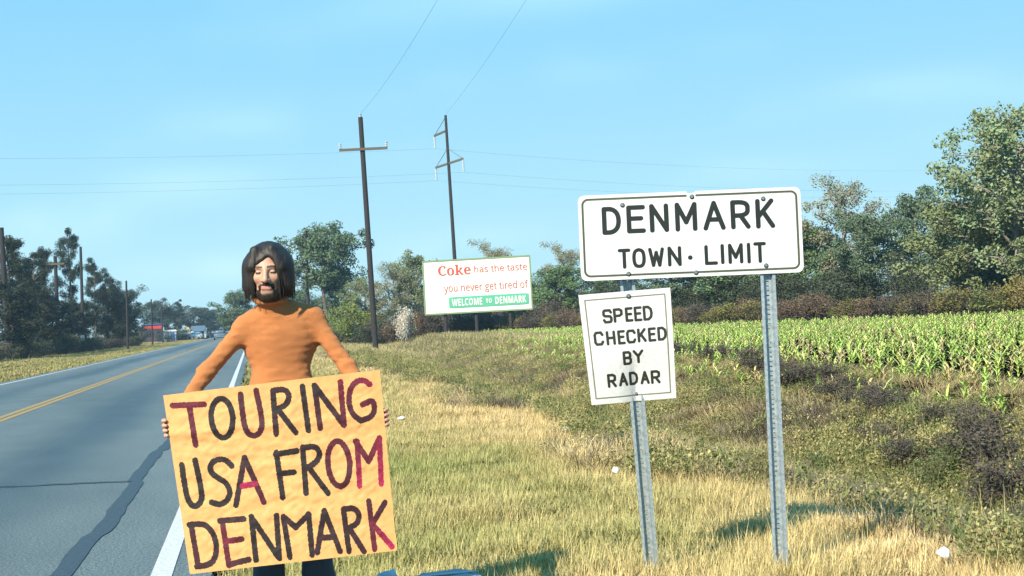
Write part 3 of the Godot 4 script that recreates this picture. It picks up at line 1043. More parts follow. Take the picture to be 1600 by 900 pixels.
func tuft(count: int, spread: float, hmin: float, hmax: float, wid: float, lean: float, droop: float, segs := 2) -> Mesh:
	var mb := MB.new()
	for k in count:
		var a := rr(0, TAU)
		var r := sqrt(R.randf()) * spread
		var o := Vector3(cos(a) * r, -0.01, sin(a) * r)
		var d := Vector3(cos(a + rr(-0.9, 0.9)) * lean * rr(0.2, 1.2), 1, sin(a + rr(-0.9, 0.9)) * lean * rr(0.2, 1.2))
		var b := rr(0.7, 1.3)
		blade(mb, o, d, rr(hmin, hmax), wid * rr(0.7, 1.3), droop * rr(0.4, 1.5), segs, Color(b, b, b * rr(0.85, 1.1)))
	return mb.mesh()


func grass() -> void:
	var near := [tuft(20, 0.08, 0.025, 0.075, 0.005, 1.2, 1.0), tuft(20, 0.09, 0.025, 0.07, 0.006, 1.7, 1.0), tuft(12, 0.08, 0.05, 0.13, 0.004, 1.0, 1.0)]
	var tall := tuft(7, 0.14, 0.07, 0.27, 0.0035, 0.9, 0.9, 3)
	var wide := tuft(22, 0.24, 0.05, 0.17, 0.014, 1.1, 1.0)
	var X := [[], [], []]
	var C := [PackedColorArray(), PackedColorArray(), PackedColorArray()]
	var add := func(xs: Array, cs: PackedColorArray, x: float, z: float, s: float, col: Color) -> void:
		var b := Basis(Vector3.UP, rr(0, TAU)).scaled(Vector3(s, s * rr(0.8, 1.25), s))
		xs.append(Transform3D(b, Vector3(x, ht(x, z) - 0.01, z)))
		var v := rr(0.66, 1.25)
		cs.append(Color(col.r * v, col.g * v, col.b * v))
	var straw := Color(0.60, 0.46, 0.21)
	for k in 125000:
		var z := -4.5 - 29.5 * pow(R.randf(), 1.35)
		var x := rr(-0.42, 5.6)
		if x > 4.3 + 1.6 * NZ.get_noise_2d(z * 18.0, 7.0) + rr(-0.5, 0.6): continue
		if x > 0.62 * -z + 2.0: continue
		if x < 0.0 and R.randf() > 0.15 + (x + 0.42) * 1.6: continue
		var n := R.randi() % 3
		add.call(X[n], C[n], x, z, rr(0.75, 1.35), sward(x, z))
	for n in 3:
		stuff("verge_grass", near[n], M.grass, X[n], C[n], ["short green and straw grass on the verge by the man", "low matted grass on the verge", "upright thin grass among the verge turf"][n], "grass")
	var xs := []
	var cs := PackedColorArray()
	for k in 8000:             # seeding straw along the ditch and round the posts
		var z := -6.0 - 30.0 * pow(R.randf(), 1.5)
		var x := 3.5 + 1.6 * NZ.get_noise_2d(z * 18.0, 7.0) + R.randfn(0.0, 1.0)
		if k % 7 == 0: x = rr(1.6, 4.2); z = -6.0 - 3.2 * R.randf()
		if x > 0.62 * -z + 2.0 or x < 0.8: continue
		if NZ.get_noise_2d(x * 60.0, z * 40.0) < 0.06: continue
		add.call(xs, cs, x, z, rr(0.55, 1.05), sward(x, z).lerp(straw, 0.65))
	stuff("straw_grass", tall, M.grass, xs, cs, "tall dry straw grass along the near edge of the ditch", "grass")
	xs = []
	cs = PackedColorArray()
	for k in 40000:
		var z := -21.0 - 98.0 * pow(R.randf(), 1.6)
		var x := rr(-0.3, 5.6 + bend(z))
		if R.randf() > (-21.0 - z) / 12.0 + 0.1: continue
		if x < 0.0 and R.randf() > 0.3: continue
		add.call(xs, cs, x, z, rr(0.6, 1.1) * (0.8 + -z * 0.005), sward(x, z) * 0.88)
	for k in 22000:
		var z := -36.0 - 230.0 * pow(R.randf(), 1.5)
		var x := -8.7 - 11.5 * R.randf()
		var far := sward(x, z).lerp(Color(0.34, 0.31, 0.10), 0.55)
		add.call(xs, cs, x, z, rr(0.7, 1.3) * (0.7 + -z * 0.003), far)
	stuff("roadside_grass", wide, M.grass, xs, cs, "yellow-green grass along both sides of the road into the distance", "grass")
	# weeds that clothe the ditch
	var lv := MB.new()
	for k in 11:
		var a := rr(0, TAU)
		var e := Vector3(cos(a) * rr(0.04, 0.22), rr(0.05, 0.30), sin(a) * rr(0.04, 0.22))
		blade(lv, Vector3.ZERO, e, e.length() * 1.2, 0.005, 0.3, 2, Color(1.5, 1.2, 0.9))
		clump(lv, e * rr(0.5, 0.9), Vector3(0.06, 0.07, 0.06), 14, rr(0.008, 0.017), rr(0.25, 0.6), Color(1, 1, 1) * rr(0.6, 1.35))
	var leafy := lv.mesh()
	var dead := tuft(22, 0.16, 0.08, 0.30, 0.006, 1.1, 0.9, 3)
	var XL := []
	var CL := PackedColorArray()
	var XD := []
	var CD := PackedColorArray()
	for k in 44000:
		var z := -7.0 - 65.0 * pow(R.randf(), 1.7)
		var b := rr(3.0, 10.2)
		if b < 4.3 + 1.6 * NZ.get_noise_2d(z * 18.0, 7.0) + rr(-0.9, 0.3): continue
		var x := b + bend(z) * clampf((b - 4.2) / 3.0, 0, 1)
		if x > 0.66 * -z + 2.5: continue
		var n := NZ.get_noise_2d(x * 22.0 + 70.0, z * 16.0)
		var s := rr(0.7, 1.3) * (1.0 + -z * 0.006)
		if b > 8.6: s *= 0.6
		var wet := 0.16 if b < 6.3 else (-0.12 if z < -17.0 or b > 8.2 else 0.02)
		if R.randf() < clampf(0.22 + 1.3 * n + wet, 0.05, 0.8):
			add.call(XL, CL, x, z, s, Color(0.10, 0.145, 0.04).lerp(Color(0.46, 0.38, 0.17), pow(R.randf(), 1.3)))
		else:
			var c := Color(0.17, 0.135, 0.095).lerp(Color(0.60, 0.46, 0.24), clampf(0.4 + NZ.get_noise_2d(x * 50.0, z * 30.0 + 900.0) * 1.6 + rr(-0.2, 0.2), 0, 1))
			if b > 8.4:
				c = c.lerp(Color(0.52, 0.42, 0.22), 0.4)
			add.call(XD, CD, x, z, s, c)
	for k in 5000:             # dry rough ground left of the billboard
		var z := -58.0 - 46.0 * R.randf()
		var x := rr(4.6, 14.5)
		add.call(XD, CD, x, z, rr(1.2, 2.2), Color(0.30, 0.25, 0.12).lerp(Color(0.60, 0.50, 0.24), R.randf()))
	stuff("ditch_weeds", leafy, M.weed, XL, CL, "low green leafy weeds in the ditch", "weeds")
	stuff("dead_weeds", dead, M.grass, XD, CD, "brown dead grass and weeds on the ditch banks", "weeds")


func corn_mesh() -> Mesh:
	var mb := MB.new()
	var h := rr(0.26, 0.4)
	mb.tube(PackedVector3Array([Vector3.ZERO, Vector3(0.01, h, 0)]), PackedFloat32Array([0.012, 0.006]), 4, Color(1.1, 1.0, 0.8), false)
	for k in 10:
		var a := k * 2.5 + rr(-0.4, 0.4)
		var y := h * (0.08 + 0.1 * k)
		var b := rr(0.72, 1.3)
		blade(mb, Vector3(0, y, 0), Vector3(cos(a), rr(0.9, 1.7), sin(a)), rr(0.2, 0.36), rr(0.035, 0.055), rr(1.0, 2.2), 4, Color(b * rr(0.9, 1.2), b, b * rr(0.7, 1.1)))
	return mb.mesh()


func crop() -> void:
	var V := [corn_mesh(), corn_mesh(), corn_mesh(), corn_mesh(), corn_mesh()]
	var all := []
	var row := 8.95
	while row < 34.0:
		var z := -12.0
		while z > -106.0:
			z -= rr(0.13, 0.25) * (1.0 + maxf(0.0, -z - 40.0) * 0.008)
			var x := row + bend(z) * 0.8 + rr(-0.12, 0.12)
			var far := 0.0
			far = lerpf(-106.0, -72.0, clampf((x - 16.0) / 9.0, 0, 1)) if x < 25.0 else lerpf(-72.0, -52.0, clampf((x - 25.0) / 7.0, 0, 1))
			if z < far + 1.2 or x > 0.68 * -z + 2.0: continue
			if z < -60.0 and x < 14.5 + (-z - 60.0) * 0.03: continue
			if NZ.get_noise_2d(x * 30.0, z * 30.0) > 0.42: continue
			all.append(Vector3(x, ht(x, z), z))
		row += 0.72
	all.sort_custom(func(a, b): return a.length_squared() < b.length_squared())
	var tones := []
	for k in 5:
		tones.append([Color(0.42, 0.56, 0.14), Color(0.50, 0.61, 0.18), Color(0.35, 0.49, 0.11), Color(0.60, 0.62, 0.22), Color(0.62, 0.50, 0.29)][k])
	var mats := []
	for k in 5:
		var m: StandardMaterial3D = M.corn.duplicate()
		m.resource_name = "corn_%d" % k
		m.albedo_color = lin(tones[k].r, tones[k].g, tones[k].b)
		mats.append(m)
	var xf := []
	var cs := PackedColorArray()
	var seen := 0
	for p in all:
		var k := R.randi() % 4
		if R.randf() < 0.13 or p.z > -28.0 and R.randf() < 0.14: k = 4
		var s := rr(0.36, 0.78)
		if seen < 300 and p.x < 0.59 * -p.z:
			seen += 1
			var o := obj("corn_plant", V[R.randi() % 5], mats[k], self)
			o.transform = Transform3D(Basis(Vector3.UP, rr(0, TAU)).scaled(Vector3(s, s, s)), p)
			if k == 4:
				tag(o, "withered tan corn plant among the green ones at the near edge of the field", "plant", "withered corn plants at the near edge of the field")
			else:
				tag(o, "green leafy corn plant in the nearest rows of the field", "plant", "green corn plants at the near edge of the field")
		else:
			xf.append(Transform3D(Basis(Vector3.UP, rr(0, TAU)).scaled(Vector3(s, s, s)), p))
			cs.append(tones[k] * rr(0.85, 1.15))
	stuff("corn_field", V[0], M.corn, xf, cs, "green corn field stretching back to the brown weed belt", "crop")


# ---------------------------------------------------------------- lettering
# strokes of upper case letters in a unit box, y down; a first value of 1 means a round stroke
const FONT := {
	"D": [[0, 0, 0, 0, 1], [1, 0, 0, 0.55, 0, 0.9, 0.18, 1, 0.5, 0.9, 0.82, 0.55, 1, 0, 1]],
	"E": [[0, 1, 0, 0, 0, 0, 1, 1, 1], [0, 0, 0.47, 0.85, 0.47]],
	"N": [[0, 0, 1, 0, 0, 1, 1, 1, 0]],
	"M": [[0, 0, 1, 0, 0, 0.5, 0.72, 1, 0, 1, 1]],
	"A": [[0, 0, 1, 0.5, 0, 1, 1], [0, 0.19, 0.66, 0.81, 0.66]],
	"R": [[0, 0, 1, 0, 0], [1, 0, 0, 0.65, 0, 0.97, 0.1, 1, 0.27, 0.97, 0.44, 0.65, 0.54, 0, 0.54], [0, 0.5, 0.54, 1, 1]],
	"K": [[0, 0, 0, 0, 1], [0, 0.95, 0, 0, 0.64], [0, 0.36, 0.42, 1, 1]],
	"T": [[0, 0, 0, 1, 0], [0, 0.5, 0, 0.5, 1]],
	"O": [[1, 0.5, 0, 0.85, 0.06, 1, 0.3, 1, 0.7, 0.85, 0.94, 0.5, 1, 0.15, 0.94, 0, 0.7, 0, 0.3, 0.15, 0.06, 0.5, 0]],
	"W": [[0, 0, 0, 0.25, 1, 0.5, 0.2, 0.75, 1, 1, 0]],
	"L": [[0, 0, 0, 0, 1, 1, 1]],
	"I": [[0, 0.5, 0, 0.5, 1]],
	".": [[0, 0.45, 0.5, 0.55, 0.5]],
	"S": [[1, 1, 0.18, 0.85, 0, 0.15, 0, 0, 0.12, 0, 0.38, 0.15, 0.48, 0.85, 0.52, 1, 0.64, 1, 0.88, 0.85, 1, 0.15, 1, 0, 0.82]],
	"P": [[0, 0, 1, 0, 0], [1, 0, 0, 0.7, 0, 1, 0.12, 1, 0.42, 0.7, 0.54, 0, 0.54]],
	"C": [[1, 1, 0.2, 0.82, 0, 0.18, 0, 0, 0.18, 0, 0.82, 0.18, 1, 0.82, 1, 1, 0.8]],
	"H": [[0, 0, 0, 0, 1], [0, 1, 0, 1, 1], [0, 0, 0.5, 1, 0.5]],
	"B": [[0, 0, 0, 0, 1], [1, 0, 0, 0.75, 0, 0.96, 0.12, 0.96, 0.36, 0.75, 0.48, 0, 0.48], [1, 0.75, 0.48, 1, 0.62, 1, 0.88, 0.75, 1, 0, 1]],
	"Y": [[0, 0, 0, 0.5, 0.48, 1, 0], [0, 0.5, 0.48, 0.5, 1]],
}


func smooth(p: PackedVector2Array) -> PackedVector2Array:
	for r in 2:
		var q := PackedVector2Array([p[0]])
		for k in p.size() - 1:
			q.append(p[k].lerp(p[k + 1], 0.25))
			q.append(p[k].lerp(p[k + 1], 0.75))
		q.append(p[p.size() - 1])
		p = q
	return p


func draw(im: Image, pts: PackedVector2Array, wid: float, c0: Color, c1: Color, rough := 0.0) -> void:
	var total := 0.0
	for k in pts.size() - 1:
		total += pts[k].distance_to(pts[k + 1])
	var run := 0.0
	for k in pts.size() - 1:
		var a := pts[k]
		var b := pts[k + 1]
		var ab := b - a
		var len := ab.length()
		var x0 := maxi(int(minf(a.x, b.x) - wid - 2), 0)
		var x1 := mini(int(maxf(a.x, b.x) + wid + 2), im.get_width() - 1)
		var y0 := maxi(int(minf(a.y, b.y) - wid - 2), 0)
		var y1 := mini(int(maxf(a.y, b.y) + wid + 2), im.get_height() - 1)
		for y in range(y0, y1 + 1):
			for x in range(x0, x1 + 1):
				var p := Vector2(x + 0.5, y + 0.5)
				var h := clampf((p - a).dot(ab) / maxf(len * len, 1e-6), 0, 1)
				var d := p.distance_to(a + ab * h) - wid
				if rough > 0.0: d += rough * NF.get_noise_2d(x * 1.3, y * 1.3)
				var cov := clampf(0.5 - d, 0, 1)
				if cov > 0.0:
					var f := (run + h * len) / maxf(total, 1e-6)
					var ink := c0.lerp(c1, f)
					if rough > 0.0:
						var v := 1.0 + 0.35 * NF.get_noise_2d(x * 0.8 + 50.0, y * 0.8)
						ink = Color(ink.r * v, ink.g * v, ink.b * v)
					im.set_pixel(x, y, im.get_pixel(x, y).lerp(ink, cov))
		run += len


func letters(im: Image, table: Array, wid: float, col: Color, round_off: bool) -> void:
	var w := im.get_width()
	var h := im.get_height()
	for a in table:
		var lw := wid * (0.75 if a[4] < 0.22 and round_off else 1.0)
		for s in FONT[a[0]]:
			var pts := PackedVector2Array()
			for k in range(1, s.size(), 2):
				pts.append(Vector2((a[1] + (s[k] - 0.5) * (a[3] - 0.004)) * w, (a[2] + (s[k + 1] - 0.5) * a[4] * 0.95) * h))
			if s[0] == 1 and round_off: pts = smooth(pts)
			draw(im, pts, lw * (1.3 if a[0] == "." else 1.0), col, col)


# ---------------------------------------------------------------- signs
# a thin sheet over u, v in 0..1 (v down); P gives its middle surface
func sheet(nx: int, ny: int, P: Callable, th: float) -> Mesh:
	var mb := MB.new()
	var w := nx + 1
	var pos := PackedVector3Array()
	for y in ny + 1:
		for x in w:
			pos.append(P.call(float(x) / nx, float(y) / ny))
	var nrm := PackedVector3Array()
	for y in ny + 1:
		for x in w:
			var dx := pos[y * w + mini(x + 1, nx)] - pos[y * w + maxi(x - 1, 0)]
			var dy := pos[maxi(y - 1, 0) * w + x] - pos[mini(y + 1, ny) * w + x]
			nrm.append(dx.cross(dy).normalized())
	for side in [1.0, -1.0]:
		var k := mb.v.size()
		for j in pos.size():
			mb.v.append(pos[j] + nrm[j] * th * 0.5 * side)
			mb.n.append(nrm[j] * side)
			mb.c.append(Color.WHITE)
			mb.t.append(Vector2(float(j % w) / nx, float(j / w) / ny) if side > 0 else Vector2(0.004, 0.004))
		for y in ny:
			for x in nx:
				var a := k + y * w + x
				if side > 0: mb.i.append_array(PackedInt32Array([a, a + 1, a + w, a + 1, a + w + 1, a + w]))
				else: mb.i.append_array(PackedInt32Array([a, a + w, a + 1, a + 1, a + w, a + w + 1]))
	var rim := PackedInt32Array()
	for x in nx: rim.append(x)
	for y in ny: rim.append(y * w + nx)
	for x in nx: rim.append(ny * w + nx - x)
	for y in ny: rim.append((ny - y) * w)
	var mid := pos[(ny / 2) * w + nx / 2]
	for j in rim.size():
		var a := rim[j]
		var b := rim[(j + 1) % rim.size()]
		var o := nrm[a] * th * 0.5
		var nn := (pos[b] - pos[a]).cross(nrm[a]).normalized()
		if nn.dot(pos[a] - mid) < 0.0: nn = -nn
		var k := mb.t.size()
		mb.quad(pos[a] + o, pos[b] + o, pos[b] - o, pos[a] - o, nn)
		for q in 4: mb.t[k + q] = Vector2(0.004, 0.004)
	return mb.mesh()


func frame_of(at: Vector3, right: Vector3, up: Vector3) -> Transform3D:
	var x := right.normalized()
	var z := x.cross(up).normalized()
	return Transform3D(Basis(x, z.cross(x), z), at)


func printed(im: Image, rough := 0.5) -> StandardMaterial3D:
	var m := StandardMaterial3D.new()
	m.resource_name = "printed_%d" % used.size()
	m.albedo_texture = ImageTexture.create_from_image(im)
	m.roughness = rough
	m.texture_repeat = false
	m.cull_mode = BaseMaterial3D.CULL_DISABLED
	return m


func blank(w: int, h: int, c: Color, grime: float, sc: float) -> Image:
	var im := Image.create(w, h, false, Image.FORMAT_RGB8)
	for y in h:
		for x in w:
			var v := 1.0 - grime * clampf(NF.get_noise_2d(x * sc, y * sc) + 0.6 * NF.get_noise_2d(x * sc * 5.0, y * sc * 5.0) + 0.15, 0.0, 1.0)
			im.set_pixel(x, y, Color(c.r * v, c.g * v, c.b * v))
	return im


func bolt_mesh() -> Mesh:
	var mb := MB.new()
	mb.tube(PackedVector3Array([Vector3(0, 0, -0.004), Vector3(0, 0, 0.002), Vector3(0, 0, 0.0022), Vector3(0, 0, 0.008)]), PackedFloat32Array([0.013, 0.013, 0.008, 0.0075]), 10)
	return mb.mesh()


# flanged steel channel, open to the front, with a row of holes in its web
func post_mesh(len: float) -> Mesh:
	var mb := MB.new()
	for s in [-1.0, 1.0]:
		mb.box(Vector3(s * 0.0325, len / 2, -0.002), Vector3(0.017, len, 0.004))
		mb.box(Vector3(s * 0.0235, len / 2, -0.0165), Vector3(0.004, len, 0.0245), Basis(Vector3.UP, s * 0.18))
		mb.box(Vector3(s * 0.0148, len / 2, -0.031), Vector3(0.0145, len, 0.004))
	var y := 0.0
	while y < len - 0.03:
		mb.box(Vector3(0, y + 0.008, -0.031), Vector3(0.0148, 0.0195, 0.0036))
		y += 0.026
	return mb.mesh()


func town_sign() -> void:
	var c := Vector3(2.389, 1.791, -7.50)
	var f := frame_of(c, Vector3(1.2, -0.0165, 0.24), Vector3(0.0145, 0.47, 0))
	var s := thing("town_sign", Vector3(2.42, -0.08, -7.5), "wide white town limit sign on two steel posts", "sign")
	var inv := s.transform.affine_inverse()
	var W := 1.222
	var H := 0.47
	var im := blank(1024, 394, Color(0.80, 0.81, 0.815), 0.08, 0.35)
	var dark := Color(0.10, 0.125, 0.115)
	var edge := Color(0.27, 0.29, 0.23)
	var b := PackedVector2Array()
	for q in [[0, 0], [1, 0], [1, 1], [0, 1]]:
		for k in 7:
			var a: float = PI + (q[0] + (q[1] if q[0] else 0) + (3 if not q[0] and q[1] else 0)) * PI / 2 + k / 6.0 * PI / 2
			b.append(Vector2(lerpf(46, 978, q[0]) + cos(a) * 26.0, lerpf(46, 348, q[1]) + sin(a) * 26.0))
	var top := PackedVector2Array([b[6], Vector2(497, 20)])
	draw(im, top, 5.0, edge, edge)
	draw(im, PackedVector2Array([Vector2(546, 20), b[7]]), 5.0, edge, edge)
	var rest := PackedVector2Array()
	for k in range(7, 28): rest.append(b[k])
	for k in 7: rest.append(b[k])
	draw(im, rest, 5.0, edge, edge)
	letters(im, TOWN, 10.8, dark, true)
	# rounded plate, nicked at the top
	var mb := MB.new()
	var out := PackedVector2Array()
	for q in [[1, 1], [-1, 1], [-1, -1], [1, -1]]:
		var a0 := atan2(q[1], q[0]) - PI / 4
		for k in 7:
			var a := a0 + k / 6.0 * PI / 2
			out.append(Vector2(q[0] * (W / 2 - 0.035) + cos(a) * 0.035, q[1] * (H / 2 - 0.035) + sin(a) * 0.035))
			if k == 6 and q[0] == 1 and q[1] == 1:
				for e in [[0.036, 0.0], [0.030, -0.009], [-0.008, -0.011], [-0.016, 0.0]]:
					out.append(Vector2(e[0], H / 2 + e[1]))
	for j in out.size():
		var p := out[j]
		var q := out[(j + 1) % out.size()]
		for z in [0.0015, -0.0015]:
			var k := mb.t.size()
			mb.tri(Vector3(0, 0, z), Vector3(p.x, p.y, z), Vector3(q.x, q.y, z), Vector3(0, 0, signf(z)))
			for e in 3:
				var vv := mb.v[k + e]
				mb.t[k + e] = Vector2(vv.x / W + 0.5, 0.5 - vv.y / H) if z > 0 else Vector2(0.01, 0.5)
		var k2 := mb.t.size()
		mb.quad(Vector3(p.x, p.y, 0.0015), Vector3(q.x, q.y, 0.0015), Vector3(q.x, q.y, -0.0015), Vector3(p.x, p.y, -0.0015), Vector3(p.x, p.y, 0).normalized())
		for e in 4: mb.t[k2 + e] = Vector2(0.01, 0.5)
	var panel := obj("panel", mb.mesh(), printed(im, 0.42), s)
	panel.transform = inv * f
	var bm := bolt_mesh()
	for q in [[-0.368, 0.175], [-0.350, -0.205], [0.405, 0.178], [0.405, -0.190], [0.02, -0.213], [0.015, 0.205]]:
		var o := obj("bolt", bm, M.bolt, s)
		o.transform = inv * f * Transform3D(Basis.IDENTITY, Vector3(q[0], q[1], 0.0035))
	var pm := post_mesh(2.40)
	for q in [[Vector3(2.754, -0.04, -7.375), Vector3(2.794, 1.542, -7.428)], [Vector3(2.094, -0.10, -7.612), Vector3(2.044, 1.55, -7.606)]]:
		var d: Vector3 = (q[1] - q[0]).normalized()
		var x := d.cross(f.basis.z).normalized()
		var z := x.cross(d).normalized()
		var o := obj("post", pm, M.galvanised, s)
		o.transform = inv * Transform3D(Basis(x, d, z), q[0] - d * 0.42)
	# the smaller sign bolted to the left post, its foot bent back round it
	im = blank(768, 960, Color(0.79, 0.80, 0.805), 0.08, 0.35)
	var line := PackedVector2Array([Vector2(48, 52), Vector2(720, 52), Vector2(720, 908), Vector2(48, 908), Vector2(48, 52)])
	draw(im, line, 6.0, Color(0.42, 0.43, 0.36), Color(0.42, 0.43, 0.36))
	letters(im, RADAR, 12.0, Color(0.16, 0.17, 0.14), false)
	var rf := frame_of(Vector3(2.0225, 1.192, -7.56), Vector3(0.48, 0.014, 0.1), Vector3(-0.006, 0.607, 0.0))
	var rs := thing("speed_sign", rf.origin, "small white sign about radar speed checks, bent at its foot", "sign")
	rs.basis = rf.basis
	var P := func(u: float, v: float) -> Vector3:
		var z := -0.05 * exp(-absf(u - 0.54) / 0.10) * smoothstep(0.45, 1.0, v)
		var d := v - (0.70 - 0.24 * u)
		if d > 0.0: z -= 0.075 * d
		z += 0.006 * sin(u * 5.0 + 0.6)
		var w := lerpf(0.505, 0.468, v)
		return Vector3((u - 0.5) * w + (v - 0.5) * 0.004, (0.5 - v) * 0.608, z)
	obj("panel", sheet(40, 44, P, 0.003), printed(im, 0.42), rs)
	for v in [0.045, 0.93]:
		var o := obj("bolt", bm, M.bolt, rs)
		o.position = P.call(0.54, v) + Vector3(0, 0, 0.005)


func lettering(s: String, font: Array, bold: int, x0: float, x1: float, y: float, h: float, m: Material, parent: Node3D, z: float) -> void:
	var f := SystemFont.new()
	f.font_names = PackedStringArray(font)
	f.font_weight = bold
	var t := TextMesh.new()
	t.text = s
	t.font = f
	t.font_size = 64
	t.pixel_size = 0.01
	t.depth = 0.03
	var bb := t.get_aabb()
	var o := obj("lettering", t, m, parent)
	var sx := (x1 - x0) / bb.size.x
	var sy := h / bb.size.y
	o.scale = Vector3(sx, sy, 1)
	o.position = Vector3((x0 + x1) / 2 - (bb.position.x + bb.size.x / 2) * sx, y - (bb.position.y + bb.size.y / 2) * sy, z)


func billboard() -> void:
	var b := thing("billboard", Vector3(15.7, 0.15, -99.0), "large white roadside billboard with red lettering and green band", "billboard", "", -0.263)
	var y := 3.47
	var mb := MB.new()
	mb.box(Vector3(0, y, 0), Vector3(7.5, 3.66, 0.08))
	obj("panel", mb.mesh(), M.board_white, b)
	for q in [[0, 1.87, 7.66, 0.11], [0, -1.87, 7.66, 0.11], [-3.79, 0, 0.10, 3.63], [3.79, 0, 0.10, 3.63]]:
		mb = MB.new()
		mb.box(Vector3(q[0], y + q[1], 0), Vector3(q[2], q[3], 0.14))
		obj("frame", mb.mesh(), M.board_frame, b)
	for x in [-2.4, -0.2, 2.2, 3.2]:
		mb = MB.new()
		mb.tube(PackedVector3Array([Vector3(x, -0.4, -0.22), Vector3(x, 5.2, -0.22)]), PackedFloat32Array([0.14, 0.12]), 8)
		obj("post", mb.mesh(), M.pole_wood, b)
	for k in 3:
		mb = MB.new()
		mb.box(Vector3(0, y - 1.3 + k * 1.3, -0.07), Vector3(7.2, 0.1, 0.06))
		obj("rail", mb.mesh(), M.old_wood, b)
	lettering("Coke", ["Droid Serif"], 700, -2.73, -0.42, y + 1.17, 0.74, M.board_red, b, 0.056)
	lettering("has the taste", ["Droid Sans"], 400, -0.16, 3.57, y + 1.15, 0.5, M.board_pink, b, 0.056)
	lettering("you never get tired of", ["Droid Sans"], 400, -2.38, 3.57, y - 0.16, 0.72, M.board_pink, b, 0.056)
	mb = MB.new()
	mb.pillow(Vector3(0.77, y - 1.13, 0.04), Vector3(2.85, 0.40, 0.025), 0.14, Basis.IDENTITY, 32, 10)
	obj("green_band", mb.mesh(), M.board_green, b)
	lettering("WELCOME", ["Droid Sans"], 700, -1.85, 0.3, y - 1.13, 0.5, M.board_white, b, 0.075)
	lettering("TO", ["Droid Sans"], 700, 0.55, 0.98, y - 1.13, 0.3, M.board_white, b, 0.075)
	lettering("DENMARK", ["Droid Sans"], 700, 1.22, 3.4, y - 1.13, 0.5, M.board_white, b, 0.075)


# ---------------------------------------------------------------- poles and wires
func pole(at: Vector3, top: Vector3, r0: float, r1: float, label: String, group: String) -> Node3D:
	var p := thing("power_pole", at, label, "pole", group)
	var mb := MB.new()
	var pts := PackedVector3Array()
	var rad := PackedFloat32Array()
	for k in 8:
		pts.append(Vector3(0, -0.5, 0).lerp(top - at, k / 7.0))
		rad.append(lerpf(r0, r1, k / 7.0))
	mb.tube(pts, rad, 12)
	obj("shaft", mb.mesh(), M.pole_wood, p)
	return p


func arm(p: Node3D, a: Vector3, b: Vector3, t: float) -> void:
	var mb := MB.new()
	var d := b - a
	var z := d.normalized()
	var x := Vector3.UP.cross(z).normalized()
	mb.box((a + b) / 2 - p.position, Vector3(t, t * 1.25, d.length()), Basis(x, z.cross(x), z))
	obj("crossarm", mb.mesh(), M.old_wood, p)


func insulator(p: Node3D, a: Vector3, len: float) -> void:   # upright when len > 0, a hanging string when below 0
	var mb := MB.new()
	var pts := PackedVector3Array()
	var rad := PackedFloat32Array()
	var n := 3 if len > 0 else 9
	for k in n:
		for e in [[0.0, 0.03], [0.35, 0.03], [0.36, 0.11], [0.7, 0.07], [0.71, 0.03]]:
			pts.append(a - p.position + Vector3(0, len * (k + e[0]) / n, 0))
			rad.append(e[1] * (1.0 if len > 0 else 1.15))
	mb.tube(pts, rad, 8)
	obj("insulator", mb.mesh(), M.porcelain, p)


func brace(p: Node3D, a: Vector3, b: Vector3) -> void:
	var mb := MB.new()
	mb.tube(PackedVector3Array([a - p.position, b - p.position]), PackedFloat32Array([0.025, 0.025]), 5)
	obj("brace", mb.mesh(), M.wire, p)


func wire(a: Vector3, b: Vector3, sag: float, r: float, label: String, group := "") -> void:
	var mb := MB.new()
	var pts := PackedVector3Array()
	var rad := PackedFloat32Array()
	for k in 33:
		var f := k / 32.0
		pts.append(a.lerp(b, f) - Vector3(0, 4.0 * sag * f * (1.0 - f), 0))
		rad.append(r)
	mb.tube(pts, rad, 5)
	tag(obj("power_line", mb.mesh(), M.wire), label, "wire", group)


